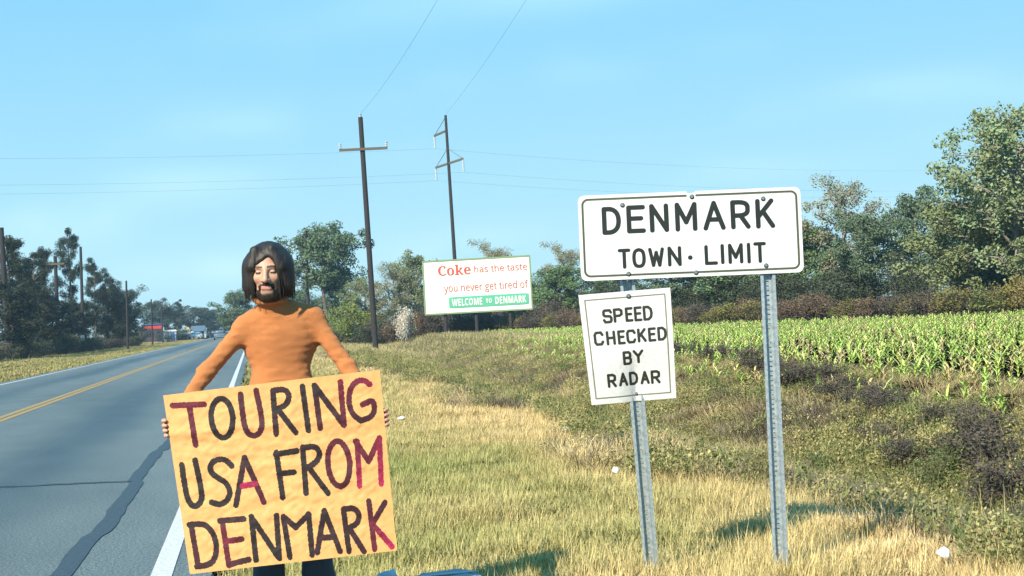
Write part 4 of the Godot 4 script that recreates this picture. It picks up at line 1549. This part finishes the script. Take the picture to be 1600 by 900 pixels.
func poles() -> void:
	var p := pole(Vector3(7.15, ht(7.15, -85), -85), Vector3(6.95, 13.7, -85), 0.18, 0.14, "tall dark power pole with one crossarm beside the man", "")
	arm(p, Vector3(5.58, 11.74, -84.84), Vector3(8.46, 11.79, -84.84), 0.12)
	insulator(p, Vector3(5.64, 11.82, -84.84), 0.34)
	insulator(p, Vector3(8.40, 11.86, -84.84), 0.34)
	insulator(p, Vector3(6.95, 13.7, -85), 0.22)
	wire(Vector3(6.95, 13.9, -85), Vector3(6.4, 13.6, 8), 1.6, 0.005, "thin overhead wire from the top of the near pole towards the camera")
	var q := pole(Vector3(17.27, 0.1, -120), Vector3(17.07, 18.73, -120), 0.19, 0.11, "tall power pole with two crossarms behind the billboard", "")
	var UL := Vector3(16.45, 17.42, -123.2)
	var LL := Vector3(16.42, 14.62, -123.2)
	var RR := Vector3(17.88, 14.6, -116.8)
	arm(q, UL, Vector3(17.05, 17.4, -120), 0.13)
	arm(q, LL, RR, 0.13)
	brace(q, UL, Vector3(17.07, 18.6, -120))
	brace(q, LL, Vector3(17.1, 15.9, -120))
	brace(q, RR, Vector3(17.1, 15.9, -120))
	for e in [UL, LL, RR]:
		insulator(q, e - Vector3(0, 0.08, 0), -1.05)
	var names := ["highest wire", "lower far wire", "lower near wire"]
	var sags := [1.25, 1.1, 1.1]
	for k in 3:
		var e: Vector3 = [UL, LL, RR][k] - Vector3(0, 1.13, 0)
		wire(e, e + Vector3(-85, 0, 31), sags[k], 0.0055, names[k] + " crossing the sky left of the two crossarm pole")
		wire(e, e + Vector3(94, 0, -34.5), 1.7, 0.0055, names[k] + " running right from the two crossarm pole behind the signs")
	wire(Vector3(17.07, 18.8, -120), Vector3(10.4, 18.6, 5), 1.5, 0.006, "thin overhead wire from the two crossarm pole's top towards the camera")
	var g := "poles left of the road"
	p = pole(Vector3(-19.1, 0, -118), Vector3(-19.2, 10.5, -118), 0.26, 0.19, "thick dark pole at the very left edge of the picture", g)
	p = pole(Vector3(-18.1, 0, -140), Vector3(-18.04, 9.3, -140), 0.2, 0.16, "dark pole with a crossarm before the left pine wood", g)
	arm(p, Vector3(-19.6, 8.5, -139.8), Vector3(-17.2, 8.55, -139.8), 0.14)
	p = pole(Vector3(-17.0, 0, -150), Vector3(-16.8, 10.7, -150), 0.2, 0.13, "slim pole carrying a small white notice before the pines", g)
	var mb := MB.new()
	mb.pillow(Vector3(0, 1.35, 0.22), Vector3(0.2, 0.36, 0.02), 0.2, Basis.IDENTITY, 16, 8)
	obj("notice", mb.mesh(), M.paper, p)
	p = pole(Vector3(-13.5, 0, -160), Vector3(-13.3, 7.4, -160), 0.13, 0.1, "slender pole at the end of the pine wood by the grass", g)
	p = pole(Vector3(-13.55, 0, -200), Vector3(-13.45, 6.2, -200), 0.13, 0.1, "slender far pole beside the large dark bush", g)
	p = pole(Vector3(-14.0, 0, -230), Vector3(-13.95, 5.7, -230), 0.13, 0.1, "far pole right of the red fronted store", g)
	p = pole(Vector3(5.7, 0, -150), Vector3(5.95, 11.4, -150), 0.2, 0.14, "pole standing before the round tree above the man's shoulder", "")


# ---------------------------------------------------------------- the edge of town
func part(called: String, at: Vector3, size: Vector3, m: Material, parent: Node3D) -> MeshInstance3D:
	var mb := MB.new()
	mb.box(at, size)
	return obj(called, mb.mesh(), m, parent)


func car(at: Vector3, paint: Material, label: String, turn: float) -> void:
	var c := thing("car", at, label, "car", "", turn)
	var mb := MB.new()
	mb.pillow(Vector3(0, 0.62, 0), Vector3(0.9, 0.34, 2.3), 0.32, Basis.IDENTITY, 28, 12)
	obj("body", mb.mesh(), paint, c)
	mb = MB.new()
	mb.pillow(Vector3(0, 1.08, -0.25), Vector3(0.74, 0.34, 1.25), 0.42, Basis.IDENTITY, 24, 12)
	var cab := obj("cabin", mb.mesh(), paint, c)
	for q in [[Vector3(0, 1.12, 0.93), Vector3(1.15, 0.36, 0.04), -0.5], [Vector3(0, 1.12, -1.43), Vector3(1.15, 0.34, 0.04), 0.5]]:
		mb = MB.new()
		mb.box(q[0], q[1], Basis(Vector3.RIGHT, q[2]))
		obj("windscreen", mb.mesh(), M.glass, cab)
	for s in [-1.0, 1.0]:
		part("side_window", Vector3(s * 0.735, 1.13, -0.25), Vector3(0.02, 0.3, 1.6), M.glass, cab)
		part("headlight", Vector3(s * 0.62, 0.66, 2.27), Vector3(0.26, 0.14, 0.06), M.chrome, c)
		for z in [-1.4, 1.45]:
			mb = MB.new()
			mb.tube(PackedVector3Array([Vector3(s * 0.72, 0.32, z), Vector3(s * 0.74, 0.32, z), Vector3(s * 0.9, 0.32, z), Vector3(s * 0.92, 0.32, z)]), PackedFloat32Array([0.28, 0.32, 0.32, 0.28]), 18)
			var wh := obj("tyre", mb.mesh(), M.rubber, c)
			mb = MB.new()
			mb.tube(PackedVector3Array([Vector3(s * 0.9, 0.32, z), Vector3(s * 0.935, 0.32, z)]), PackedFloat32Array([0.19, 0.15]), 14)
			obj("rim", mb.mesh(), M.chrome, wh)
	part("bumper", Vector3(0, 0.46, 2.3), Vector3(1.6, 0.14, 0.1), M.chrome, c)


func town() -> void:
	car(Vector3(-5.0, 0.03, -222.0), M.car_grey, "grey car coming along the road near the man's sleeve", 0.02)
	car(Vector3(-11.0, 0.0, -286.0), M.car_white, "white car parked far down on the left of the road", 0.25)
	var s := thing("store", Vector3(-17.0, 0.05, -255.0), "small dark store with a red front band behind bushes", "building", "", 0.15)
	part("wall", Vector3(0, 1.5, -2), Vector3(3.4, 3.0, 4.0), M.brick_dark, s)
	part("roof", Vector3(0, 3.08, -2), Vector3(3.7, 0.14, 4.3), M.blue_panel, s)
	part("red_band", Vector3(0, 2.55, 0.06), Vector3(3.3, 0.55, 0.1), M.red_panel, s)
	part("window", Vector3(-0.7, 1.4, 0.03), Vector3(1.3, 1.0, 0.05), M.glass, s)
	part("door", Vector3(0.95, 1.0, 0.03), Vector3(0.9, 2.0, 0.05), M.glass, s)
	part("corner_board", Vector3(1.62, 1.25, 0.08), Vector3(0.3, 2.5, 0.14), M.pale_blue, s)
	s = thing("shed", Vector3(-14.9, 0.05, -268.0), "low pale blue shed right of the red fronted store", "building", "", 0.1)
	part("wall", Vector3(0, 0.85, -1), Vector3(2.0, 1.7, 2.0), M.pale_blue, s)
	var mb := MB.new()
	mb.box(Vector3(0, 1.85, -1), Vector3(2.3, 0.1, 2.3), Basis(Vector3.RIGHT, 0.1))
	obj("roof", mb.mesh(), M.car_white, s)
	part("door", Vector3(0.4, 0.75, 0.02), Vector3(0.7, 1.5, 0.05), M.blue_panel, s)
	s = thing("house", Vector3(-11.4, 0.05, -318.0), "far white house with a low roof among the trees", "building", "", 0.2)
	part("wall", Vector3(0, 0.8, -2), Vector3(2.6, 1.6, 4.0), M.car_white, s)
	mb = MB.new()
	for sg in [-1.0, 1.0]:
		mb.box(Vector3(0, 2.05, -2 + sg * 1.15), Vector3(3.0, 0.12, 2.7), Basis(Vector3.RIGHT, sg * 0.45))
	obj("roof", mb.mesh(), M.bolt, s)
	part("window", Vector3(-0.7, 0.95, 0.03), Vector3(0.7, 0.7, 0.05), M.glass, s)
	part("door", Vector3(0.6, 0.7, 0.03), Vector3(0.6, 1.4, 0.05), M.brick_dark, s)
	s = thing("roadside_sign", Vector3(-9.5, 0, -298.0), "bright white upright sign far down by the road", "sign")
	part("panel", Vector3(0, 1.4, 0.06), Vector3(0.5, 1.5, 0.06), M.board_white, s)
	part("post", Vector3(0, 0.8, 0), Vector3(0.1, 1.7, 0.06), M.bolt, s)
	s = thing("roadside_sign", Vector3(-12.85, 0, -288.0), "small yellow sign far down left of the road", "sign")
	part("panel", Vector3(0, 2.1, 0.06), Vector3(0.95, 0.7, 0.06), M.yellow_panel, s)
	part("post", Vector3(0, 1.05, 0), Vector3(0.1, 2.1, 0.06), M.bolt, s)


func litter() -> void:
	var f := FastNoiseLite.new()
	f.frequency = 0.6
	f.seed = 4
	for a in [[3.6, -7.16, 0.042, 0.026, "white crumpled paper cup lying in straw at the lower right"], [2.0, -20.1, 0.055, 0.02, "white scrap of litter on the grass right of the cardboard sign"], [4.45, -22.1, 0.055, 0.025, "white scrap of litter left of the radar sign's foot, uppermost"],
			[3.65, -16.8, 0.045, 0.025, "white scrap of litter on the verge left of the left post"], [4.3, -16.9, 0.07, 0.025, "white scrap of litter just behind the left post"], [3.0, -11.9, 0.03, 0.025, "white scrap of litter low on the verge beside the left post"]]:
		var mb := MB.new()
		mb.pillow(Vector3.ZERO, Vector3(a[2], a[3], a[2] * 0.7), 0.8, Basis(Vector3(0.3, 1, 0.2).normalized(), a[0] * 3.0), 18, 10, Color.WHITE, f, a[2] * 0.5)
		var o := obj("litter", mb.mesh(), M.paper)
		o.position = Vector3(a[0], ht(a[0], a[1]) + a[3] + 0.055, a[1])
		tag(o, a[4], "litter", "litter on the verge")
	var b := thing("bag", Vector3(0.86, ht(0.86, -6.72), -6.72), "grey canvas bag lying on the grass at the bottom edge", "bag", "", 0.05)
	var mb := MB.new()
	mb.pillow(Vector3(0, 0.10, 0), Vector3(0.175, 0.105, 0.24), 0.5, Basis.IDENTITY, 28, 14, Color.WHITE, f, 0.012)
	obj("body", mb.mesh(), M.canvas, b)
	mb = MB.new()
	var pts := PackedVector3Array()
	var rad := PackedFloat32Array()
	for k in 13:
		var t := k / 12.0 * PI
		pts.append(Vector3(cos(t) * 0.09, 0.185 + sin(t) * 0.012, 0.12 + sin(t) * 0.05))
		rad.append(0.009)
	mb.tube(pts, rad, 8)
	obj("handle", mb.mesh(), M.canvas, b)
	mb = MB.new()
	mb.pillow(Vector3(0, 0.206, -0.02), Vector3(0.14, 0.004, 0.012), 0.5, Basis.IDENTITY, 16, 8)
	obj("zip", mb.mesh(), M.bolt, b)
	mb = MB.new()
	mb.pillow(Vector3.ZERO, Vector3(0.075, 0.03, 0.05), 0.7, Basis(Vector3.FORWARD, -0.5), 18, 10, Color.WHITE, f, 0.03)
	var o := obj("cloth", mb.mesh(), M.blue_cloth)
	o.position = Vector3(0.555, ht(0.55, -6.9) + 0.16, -6.9)
	tag(o, "pale blue crumpled cloth beside the grey bag at the bottom edge", "cloth")


# ---------------------------------------------------------------- the man
func join(to: MB, from: MB, xf: Transform3D) -> void:
	var k := to.v.size()
	for j in from.v.size():
		to.v.append(xf * from.v[j])
		to.n.append((xf.basis * from.n[j]).normalized())
	to.c.append_array(from.c)
	to.t.append_array(from.t)
	for j in from.i:
		to.i.append(j + k)


func man() -> void:
	var o := thing("person", Vector3(0.12, -0.03, -6.5), "person in rust sweater and dark jeans holding a painted cardboard sign", "person")
	var skin := Color(0.46, 0.265, 0.185)
	var plain := func(_p: Vector3) -> Color: return skin
	var white := func(_p: Vector3) -> Color: return Color.WHITE
	mat("skin", Color.WHITE, 0.55, 0.0, true)
	M.skin.subsurf_scatter_enabled = true
	M.skin.subsurf_scatter_strength = 0.15
	var m := mat("sweater", lin(0.75, 0.275, 0.086), 0.95)
	m.normal_enabled = true
	m.normal_texture = noise_tex(0.3, 8.0, 1.0, 512, 3, 61, true)
	m.albedo_texture = noise_tex(0.2, 0.62, 1.0, 512, 5, 62)
	m.uv1_triplanar = true
	m.uv1_scale = Vector3.ONE * 6.0
	m.rim_enabled = true
	m.rim = 0.3
	m = mat("denim", lin(0.03, 0.07, 0.13), 0.9)
	m.albedo_texture = noise_tex(0.2, 0.6, 1.0, 512, 4, 63)
	m.uv1_triplanar = true
	m.uv1_scale = Vector3.ONE * 4.0
	mat("hair", lin(0.014, 0.011, 0.010), 0.6)
	mat("beard", lin(0.016, 0.011, 0.008), 0.7)
	mat("leather", lin(0.09, 0.05, 0.03), 0.5)

	var SL := Vector3(-0.150, 1.440, -0.03)
	var SR := Vector3(0.150, 1.468, -0.03)
	var EL := Vector3(-0.335, 1.248, 0.035)
	var ER := Vector3(0.292, 1.232, 0.06)
	var WL := Vector3(-0.452, 1.082, 0.155)
	var WR := Vector3(0.388, 1.062, 0.185)
	var torso := func(f: Field, g: float) -> void:
		f.cap(Vector3(-0.060, 1.385, -0.042), Vector3(0.062, 1.392, -0.042), 0.098 + g, 0.098 + g, 0.05, 0.72)
		f.cap(Vector3(0.002, 1.38, -0.03), Vector3(-0.006, 1.13, -0.02), 0.118 + g, 0.106 + g, 0.06, 0.72)
		f.cap(Vector3(-0.045, 1.13, -0.02), Vector3(0.035, 1.13, -0.02), 0.088 + g, 0.088 + g, 0.06, 0.82)
		f.cap(Vector3(-0.058, 0.94, -0.01), Vector3(0.055, 0.94, -0.01), 0.108 + g, 0.108 + g, 0.08, 0.85)
		f.cap(Vector3(-0.03, 1.495, -0.04), SL, 0.044 + g, 0.040 + g, 0.05)
		f.cap(Vector3(-0.005, 1.505, -0.04), SR, 0.044 + g, 0.040 + g, 0.05)
	var arms := func(f: Field, g: float) -> void:
		f.cap(SL, EL, 0.034 + g, 0.025 + g, 0.03)
		f.cap(EL, WL, 0.026 + g, 0.021 + g, 0.03)
		f.cap(SR, ER, 0.034 + g, 0.025 + g, 0.03)
		f.cap(ER, WR, 0.026 + g, 0.021 + g, 0.03)
	var legs := func(f: Field, g: float, flare: float) -> void:
		for s in [[-0.085, -0.100, -0.112], [0.082, 0.108, 0.128]]:
			f.cap(Vector3(s[0], 0.90, -0.01), Vector3(s[1], 0.50, 0.015), 0.082 + g, 0.052 + g, 0.04)
			f.cap(Vector3(s[1], 0.50, 0.015), Vector3(s[2], 0.09, -0.02), 0.052 + g, 0.036 + g + flare, 0.03)

	# body
	var F := Field.new()
	torso.call(F, 0.0)
	arms.call(F, 0.0)
	legs.call(F, 0.0, 0.0)
	F.cap(Vector3(-0.018, 1.45, -0.04), Vector3(-0.038, 1.62, 0.022), 0.054, 0.052, 0.03)
	for s in [-0.112, 0.128]:
		F.cap(Vector3(s, 0.06, -0.04), Vector3(s + signf(s) * 0.03, 0.035, 0.15), 0.036, 0.03, 0.03)
	var body := MB.new()
	F.nets(body, Vector3(-0.56, -0.02, -0.22), Vector3(0.52, 1.72, 0.28), 0.014, plain)
	# hands: fingers close round the board's side edges from behind
	for hnd in [[Vector3(-0.502, 1.025, 0.212), Vector3(-1, 0, -0.02), Vector3(-0.075, 0.757, -0.10), WL], [Vector3(0.430, 1.010, 0.235), Vector3(1, 0, -0.02), Vector3(-0.02, 0.785, -0.08), WR]]:
		var E: Vector3 = hnd[0]
		var out: Vector3 = hnd[1].normalized()
		var al: Vector3 = hnd[2].normalized()
		var fw := Vector3(0, 0.12, 1).normalized()
		var W: Vector3 = hnd[3]
		var h := Field.new()
		var lens: Array[float] = [0.95, 1.05, 1.0, 0.85]
		for k in 4:
			var off := 0.034 - 0.0215 * k
			var K := E - out * 0.036 - fw * 0.034 + al * off
			var k1 := E + out * 0.008 * lens[k] - fw * 0.016 + al * off
			var k2 := E + out * 0.0125 * lens[k] + fw * 0.006 + al * (off - 0.002)
			var k3 := E + out * 0.003 + fw * 0.015 + al * (off - 0.003)
			h.cap(W, K, 0.026, 0.0125, 0.014)
			h.cap(K, k1, 0.0105, 0.0092, 0.005)
			h.cap(k1, k2, 0.0092, 0.0084, 0.004)
			h.cap(k2, k3, 0.0084, 0.0072, 0.004)
		var t0 := E - out * 0.055 - fw * 0.03 + al * 0.035
		h.cap(W, t0, 0.024, 0.016, 0.014)
		h.cap(t0, t0 + al * 0.028 + out * 0.006 + fw * 0.008, 0.013, 0.011, 0.006)
		h.cap(t0 + al * 0.028 + out * 0.006 + fw * 0.008, t0 + al * 0.052 + out * 0.010 + fw * 0.012, 0.011, 0.0085, 0.005)
		var mn := E.min(W) - Vector3.ONE * 0.11
		h.nets(body, mn, E.max(W) + Vector3.ONE * 0.11, 0.0042, plain)
	# head, in its own frame: x to the viewer's right, z out of the face
	var hx := Transform3D(Basis(Vector3.UP, -0.16) * Basis(Vector3.RIGHT, 0.06), Vector3(-0.040, 1.690, 0.052))
	var h := Field.new()
	h.ell(Vector3(0, 0.035, -0.02), Vector3(0.074, 0.086, 0.096))
	h.ell(Vector3(0, -0.028, 0.016), Vector3(0.060, 0.090, 0.074), 0.03)
	h.ell(Vector3(0, -0.094, 0.055), Vector3(0.03, 0.02, 0.026), 0.03)
	for s in [-1.0, 1.0]:
		h.cap(Vector3(s * 0.055, -0.04, -0.01), Vector3(s * 0.025, -0.09, 0.045), 0.02, 0.018, 0.03)
		h.ell(Vector3(s * 0.040, -0.032, 0.060), Vector3(0.021, 0.019, 0.02), 0.022)
		h.ell(Vector3(s * 0.076, -0.012, -0.012), Vector3(0.009, 0.03, 0.018), 0.008)
	h.cap(Vector3(-0.036, 0.013, 0.077), Vector3(0.036, 0.013, 0.077), 0.011, 0.011, 0.014)
	for s in [-1.0, 1.0]:
		h.ell(Vector3(s * 0.031, -0.008, 0.094), Vector3(0.018, 0.0115, 0.016), 0.009, -1)
	h.cap(Vector3(0, 0.004, 0.086), Vector3(0, -0.042, 0.107), 0.008, 0.0125, 0.012)
	for s in [-1.0, 1.0]:
		h.ell(Vector3(s * 0.013, -0.044, 0.095), Vector3(0.009, 0.008, 0.011), 0.006)
		h.ell(Vector3(s * 0.031, -0.009, 0.0745), Vector3(0.0135, 0.0105, 0.0125), 0.002)
	h.cap(Vector3(-0.02, -0.070, 0.0855), Vector3(0.02, -0.070, 0.0855), 0.005, 0.005, 0.006)
	h.cap(Vector3(-0.017, -0.080, 0.0850), Vector3(0.017, -0.080, 0.0850), 0.006, 0.006, 0.006)
	h.cap(Vector3(-0.024, -0.075, 0.093), Vector3(0.024, -0.075, 0.093), 0.0022, 0.0022, 0.003, 1.0, -1)
	h.cap(Vector3(0, -0.04, -0.025), Vector3(0.002, -0.15, -0.062), 0.050, 0.048, 0.03)
	var face := func(p: Vector3) -> Color:
		for s in [-1.0, 1.0]:
			var e := p - Vector3(s * 0.031, -0.009, 0.0745)
			if e.length() < 0.0142 and absf(e.y + 0.001) < 0.0046 and e.z > 0.002:
				return Color(0.03, 0.02, 0.015) if Vector2(e.x, e.y).length() < 0.0075 else Color(0.10, 0.07, 0.055)
			if absf(p.y - 0.0165 + absf(absf(p.x) - 0.03) * 0.12) < 0.0055 and absf(p.x) > 0.010 and absf(p.x) < 0.050 and p.z > 0.05:
				return Color(0.03, 0.02, 0.015)
		if absf(p.y + 0.075) < 0.0105 and absf(p.x) < 0.024 and p.z > 0.075:
			return Color(0.45, 0.20, 0.16)
		return skin
	var hm := MB.new()
	h.nets(hm, Vector3(-0.1, -0.17, -0.13), Vector3(0.1, 0.14, 0.13), 0.0042, face)
	join(body, hm, hx)
	obj("body", body.mesh(), M.skin, o)
	print("body ", body.i.size() / 3, " ", Time.get_ticks_msec())

	# hair: a heavy bob, parted to the viewer's left and swept over the brow
	var sn := FastNoiseLite.new()
	sn.frequency = 1.0
	sn.seed = 11
	sn.fractal_octaves = 2
	var hr := Field.new()
	hr.noise = sn
	hr.amp = 0.0028
	hr.stretch = Vector3(75, 7, 75)
	hr.ell(Vector3(0.002, 0.020, -0.022), Vector3(0.101, 0.109, 0.114), 0.02)
	for s in [-1.0, 1.0]:
		hr.cap(Vector3(s * 0.062, 0.01, -0.005), Vector3(s * 0.080, -0.072 if s < 0 else -0.078, -0.004), 0.038, 0.034, 0.06)
		hr.cap(Vector3(s * 0.068, 0.02, 0.035), Vector3(s * 0.080, -0.065, 0.030), 0.022, 0.022, 0.05)
	hr.cap(Vector3(-0.05, -0.02, -0.075), Vector3(-0.058, -0.085, -0.062), 0.05, 0.042, 0.03)
	hr.cap(Vector3(0.05, -0.02, -0.075), Vector3(0.058, -0.09, -0.062), 0.05, 0.042, 0.03)
	hr.ell(Vector3(-0.004, -0.030, 0.120), Vector3(0.060, 0.078, 0.095), 0.012, -1)
	hr.ell(Vector3(0.018, 0.018, 0.120), Vector3(0.034, 0.048, 0.090), 0.012, -1)
	hr.cap(Vector3(-0.045, 0.088, 0.055), Vector3(-0.062, 0.018, 0.070), 0.022, 0.016, 0.02)
	hr.cap(Vector3(0.03, 0.092, 0.055), Vector3(0.062, 0.01, 0.064), 0.022, 0.016, 0.02)
	var hb := MB.new()
	hr.nets(hb, Vector3(-0.14, -0.19, -0.16), Vector3(0.14, 0.15, 0.13), 0.0045, white)
	var hm2 := MB.new()
	join(hm2, hb, hx)
	# single locks that break the outline
	for k in 420:
		var a := rr(0.55, TAU - 0.55) + PI / 2
		var q := Vector3(cos(a) * 0.088, 0.0, sin(a) * 0.104 - 0.02)
		var top := Vector3(q.x * 0.72, 0.085, q.z * 0.72)
		var end := Vector3(q.x * rr(1.08, 1.28), rr(-0.145, -0.08), q.z * rr(0.95, 1.05))
		var pts := PackedVector3Array()
		for j in 6:
			var t := j / 5.0
			pts.append(hx * (top.lerp(end, t) + Vector3(q.x, 0, q.z + 0.02) * sin(t * PI) * 0.20 + Vector3(0, 0.012, 0) * sin(t * PI) + rdir() * 0.0015))
		hm2.tube(pts, PackedFloat32Array([0.002, 0.0028, 0.0028, 0.0024, 0.002, 0.0006]), 4)
	obj("hair", hm2.mesh(), M.hair, o)
	var bd := Field.new()
	bd.noise = sn
	bd.amp = 0.004
	bd.stretch = Vector3(90, 40, 90)
	bd.ell(Vector3(0, -0.108, 0.044), Vector3(0.036, 0.022, 0.032), 0.02)
	bd.ell(Vector3(0.004, -0.118, 0.018), Vector3(0.054, 0.030, 0.050), 0.03)
	for s in [-1.0, 1.0]:
		bd.cap(Vector3(s * 0.061, -0.045, 0.0), Vector3(s * 0.036, -0.095, 0.045), 0.018, 0.021, 0.02)
		bd.cap(Vector3(s * 0.004, -0.060, 0.0905), Vector3(s * 0.028, -0.070, 0.078), 0.0062, 0.0062, 0.008)
		bd.cap(Vector3(s * 0.028, -0.070, 0.078), Vector3(s * 0.028, -0.095, 0.066), 0.0065, 0.010, 0.01)
	var bb := MB.new()
	bd.nets(bb, Vector3(-0.1, -0.18, -0.06), Vector3(0.1, -0.03, 0.12), 0.004, white)
	var bm := MB.new()
	join(bm, bb, hx)
	obj("beard", bm.mesh(), M.beard, o)

	# clothes
	var cn := FastNoiseLite.new()
	cn.frequency = 1.0
	cn.seed = 15
	cn.fractal_octaves = 3
	var sw := Field.new()
	torso.call(sw, 0.012)
	arms.call(sw, 0.010)
	sw.cap(Vector3(-0.018, 1.45, -0.035), Vector3(-0.037, 1.61, 0.020), 0.068, 0.062, 0.02)
	sw.noise = cn
	sw.sleeve = 0.7
	sw.amp = 0.0048
	sw.stretch = Vector3(10, 46, 10)
	sw.ylo = 0.90
	sw.yhi = 1.598
	var sb := MB.new()
	sw.nets(sb, Vector3(-0.58, 0.86, -0.22), Vector3(0.52, 1.62, 0.30), 0.0085, white)
	obj("sweater", sb.mesh(), M.sweater, o)
	var ring := MB.new()
	var rp := PackedVector3Array()
	var rw := PackedFloat32Array()
	for k in 41:
		var t := TAU * k / 40.0
		rp.append(Vector3(-0.036 + cos(t) * 0.067, 1.562 - 0.016 * sin(t), 0.010 + sin(t) * 0.066))
		rw.append(0.0135 + 0.001 * (k % 2))
	ring.tube(rp, rw, 8)
	obj("collar", ring.mesh(), M.sweater, o)
	var jn := Field.new()
	legs.call(jn, 0.012, 0.038)
	jn.cap(Vector3(-0.058, 0.94, -0.01), Vector3(0.055, 0.94, -0.01), 0.116, 0.116, 0.06, 0.85)
	jn.noise = cn
	jn.amp = 0.008
	jn.stretch = Vector3(12, 16, 12)
	jn.ylo = 0.03
	jn.yhi = 1.02
	var jb := MB.new()
	jn.nets(jb, Vector3(-0.3, -0.02, -0.22), Vector3(0.32, 1.06, 0.22), 0.014, white)
	obj("jeans", jb.mesh(), M.denim, o)
	for s in [-0.112, 0.128]:
		var sh := Field.new()
		sh.cap(Vector3(s, 0.07, -0.05), Vector3(s + signf(s) * 0.03, 0.045, 0.155), 0.047, 0.042, 0.03)
		sh.ylo = 0.0
		var shb := MB.new()
		sh.nets(shb, Vector3(s - 0.12, -0.03, -0.14), Vector3(s + 0.12, 0.16, 0.24), 0.012, white)
		obj("shoe", shb.mesh(), M.leather, o)


func cardboard() -> void:
	var im := blank(1280, 1024, Color(0.83, 0.615, 0.38), 0.08, 0.3)
	var W := 1280.0
	var H := 1024.0
	var ink := func(t: float) -> Color:
		if t <= 1.0: return Color(0.085, 0.05, 0.055).lerp(Color(0.36, 0.035, 0.14), t)
		return Color(0.36, 0.035, 0.14).lerp(Color(0.60, 0.07, 0.27), (t - 1.0) / 0.6)
	for a in INK:
		var pts := PackedVector2Array()
		for k in range(2, a.size(), 2):
			pts.append(Vector2(a[k] * W, a[k + 1] * H))
		if pts.size() > 3: pts = smooth(pts)
		draw(im, pts, 17.0, ink.call(a[0]), ink.call(a[1]), 4.0)
	var TL := Vector3(-0.393, 1.135, -6.30)
	var TR := Vector3(0.540, 1.190, -6.28)
	var BR := Vector3(0.567, 0.405, -6.20)
	var BL := Vector3(-0.313, 0.378, -6.20)
	var mid := (TL + TR + BR + BL) / 4
	var o := thing("cardboard_sign", mid, "yellow-brown cardboard placard with hand painted capital letters held by the person", "placard")
	var wn := FastNoiseLite.new()
	wn.seed = 23
	wn.frequency = 1.0
	wn.fractal_octaves = 3
	var P := func(u: float, v: float) -> Vector3:
		var p := TL.lerp(TR, u).lerp(BL.lerp(BR, u), v) - mid
		var edge := minf(minf(u, 1.0 - u), minf(v, 1.0 - v))
		var k := clampf(edge * 14.0, 0.15, 1.0)
		var z := 0.007 * k * wn.get_noise_2d(u * 3.0 + v * 2.0, v * 9.0 - u * 3.5)
		z += 0.006 * k * absf(wn.get_noise_2d(u * 6.0 - v * 3.0 + 40.0, v * 14.0 + u * 4.0))
		z += 0.010 * sin(u * PI) - 0.006 * sin(v * PI)
		var d := v - (0.22 + 0.04 * u)                      # the old fold across the upper part
		z += 0.011 * exp(-absf(d) * 30.0) * (1.0 - 0.6 * u)
		return p + Vector3(0, 0.1, 1).normalized() * z
	obj("panel", sheet(110, 88, P, 0.005), printed(im, 0.75), o)
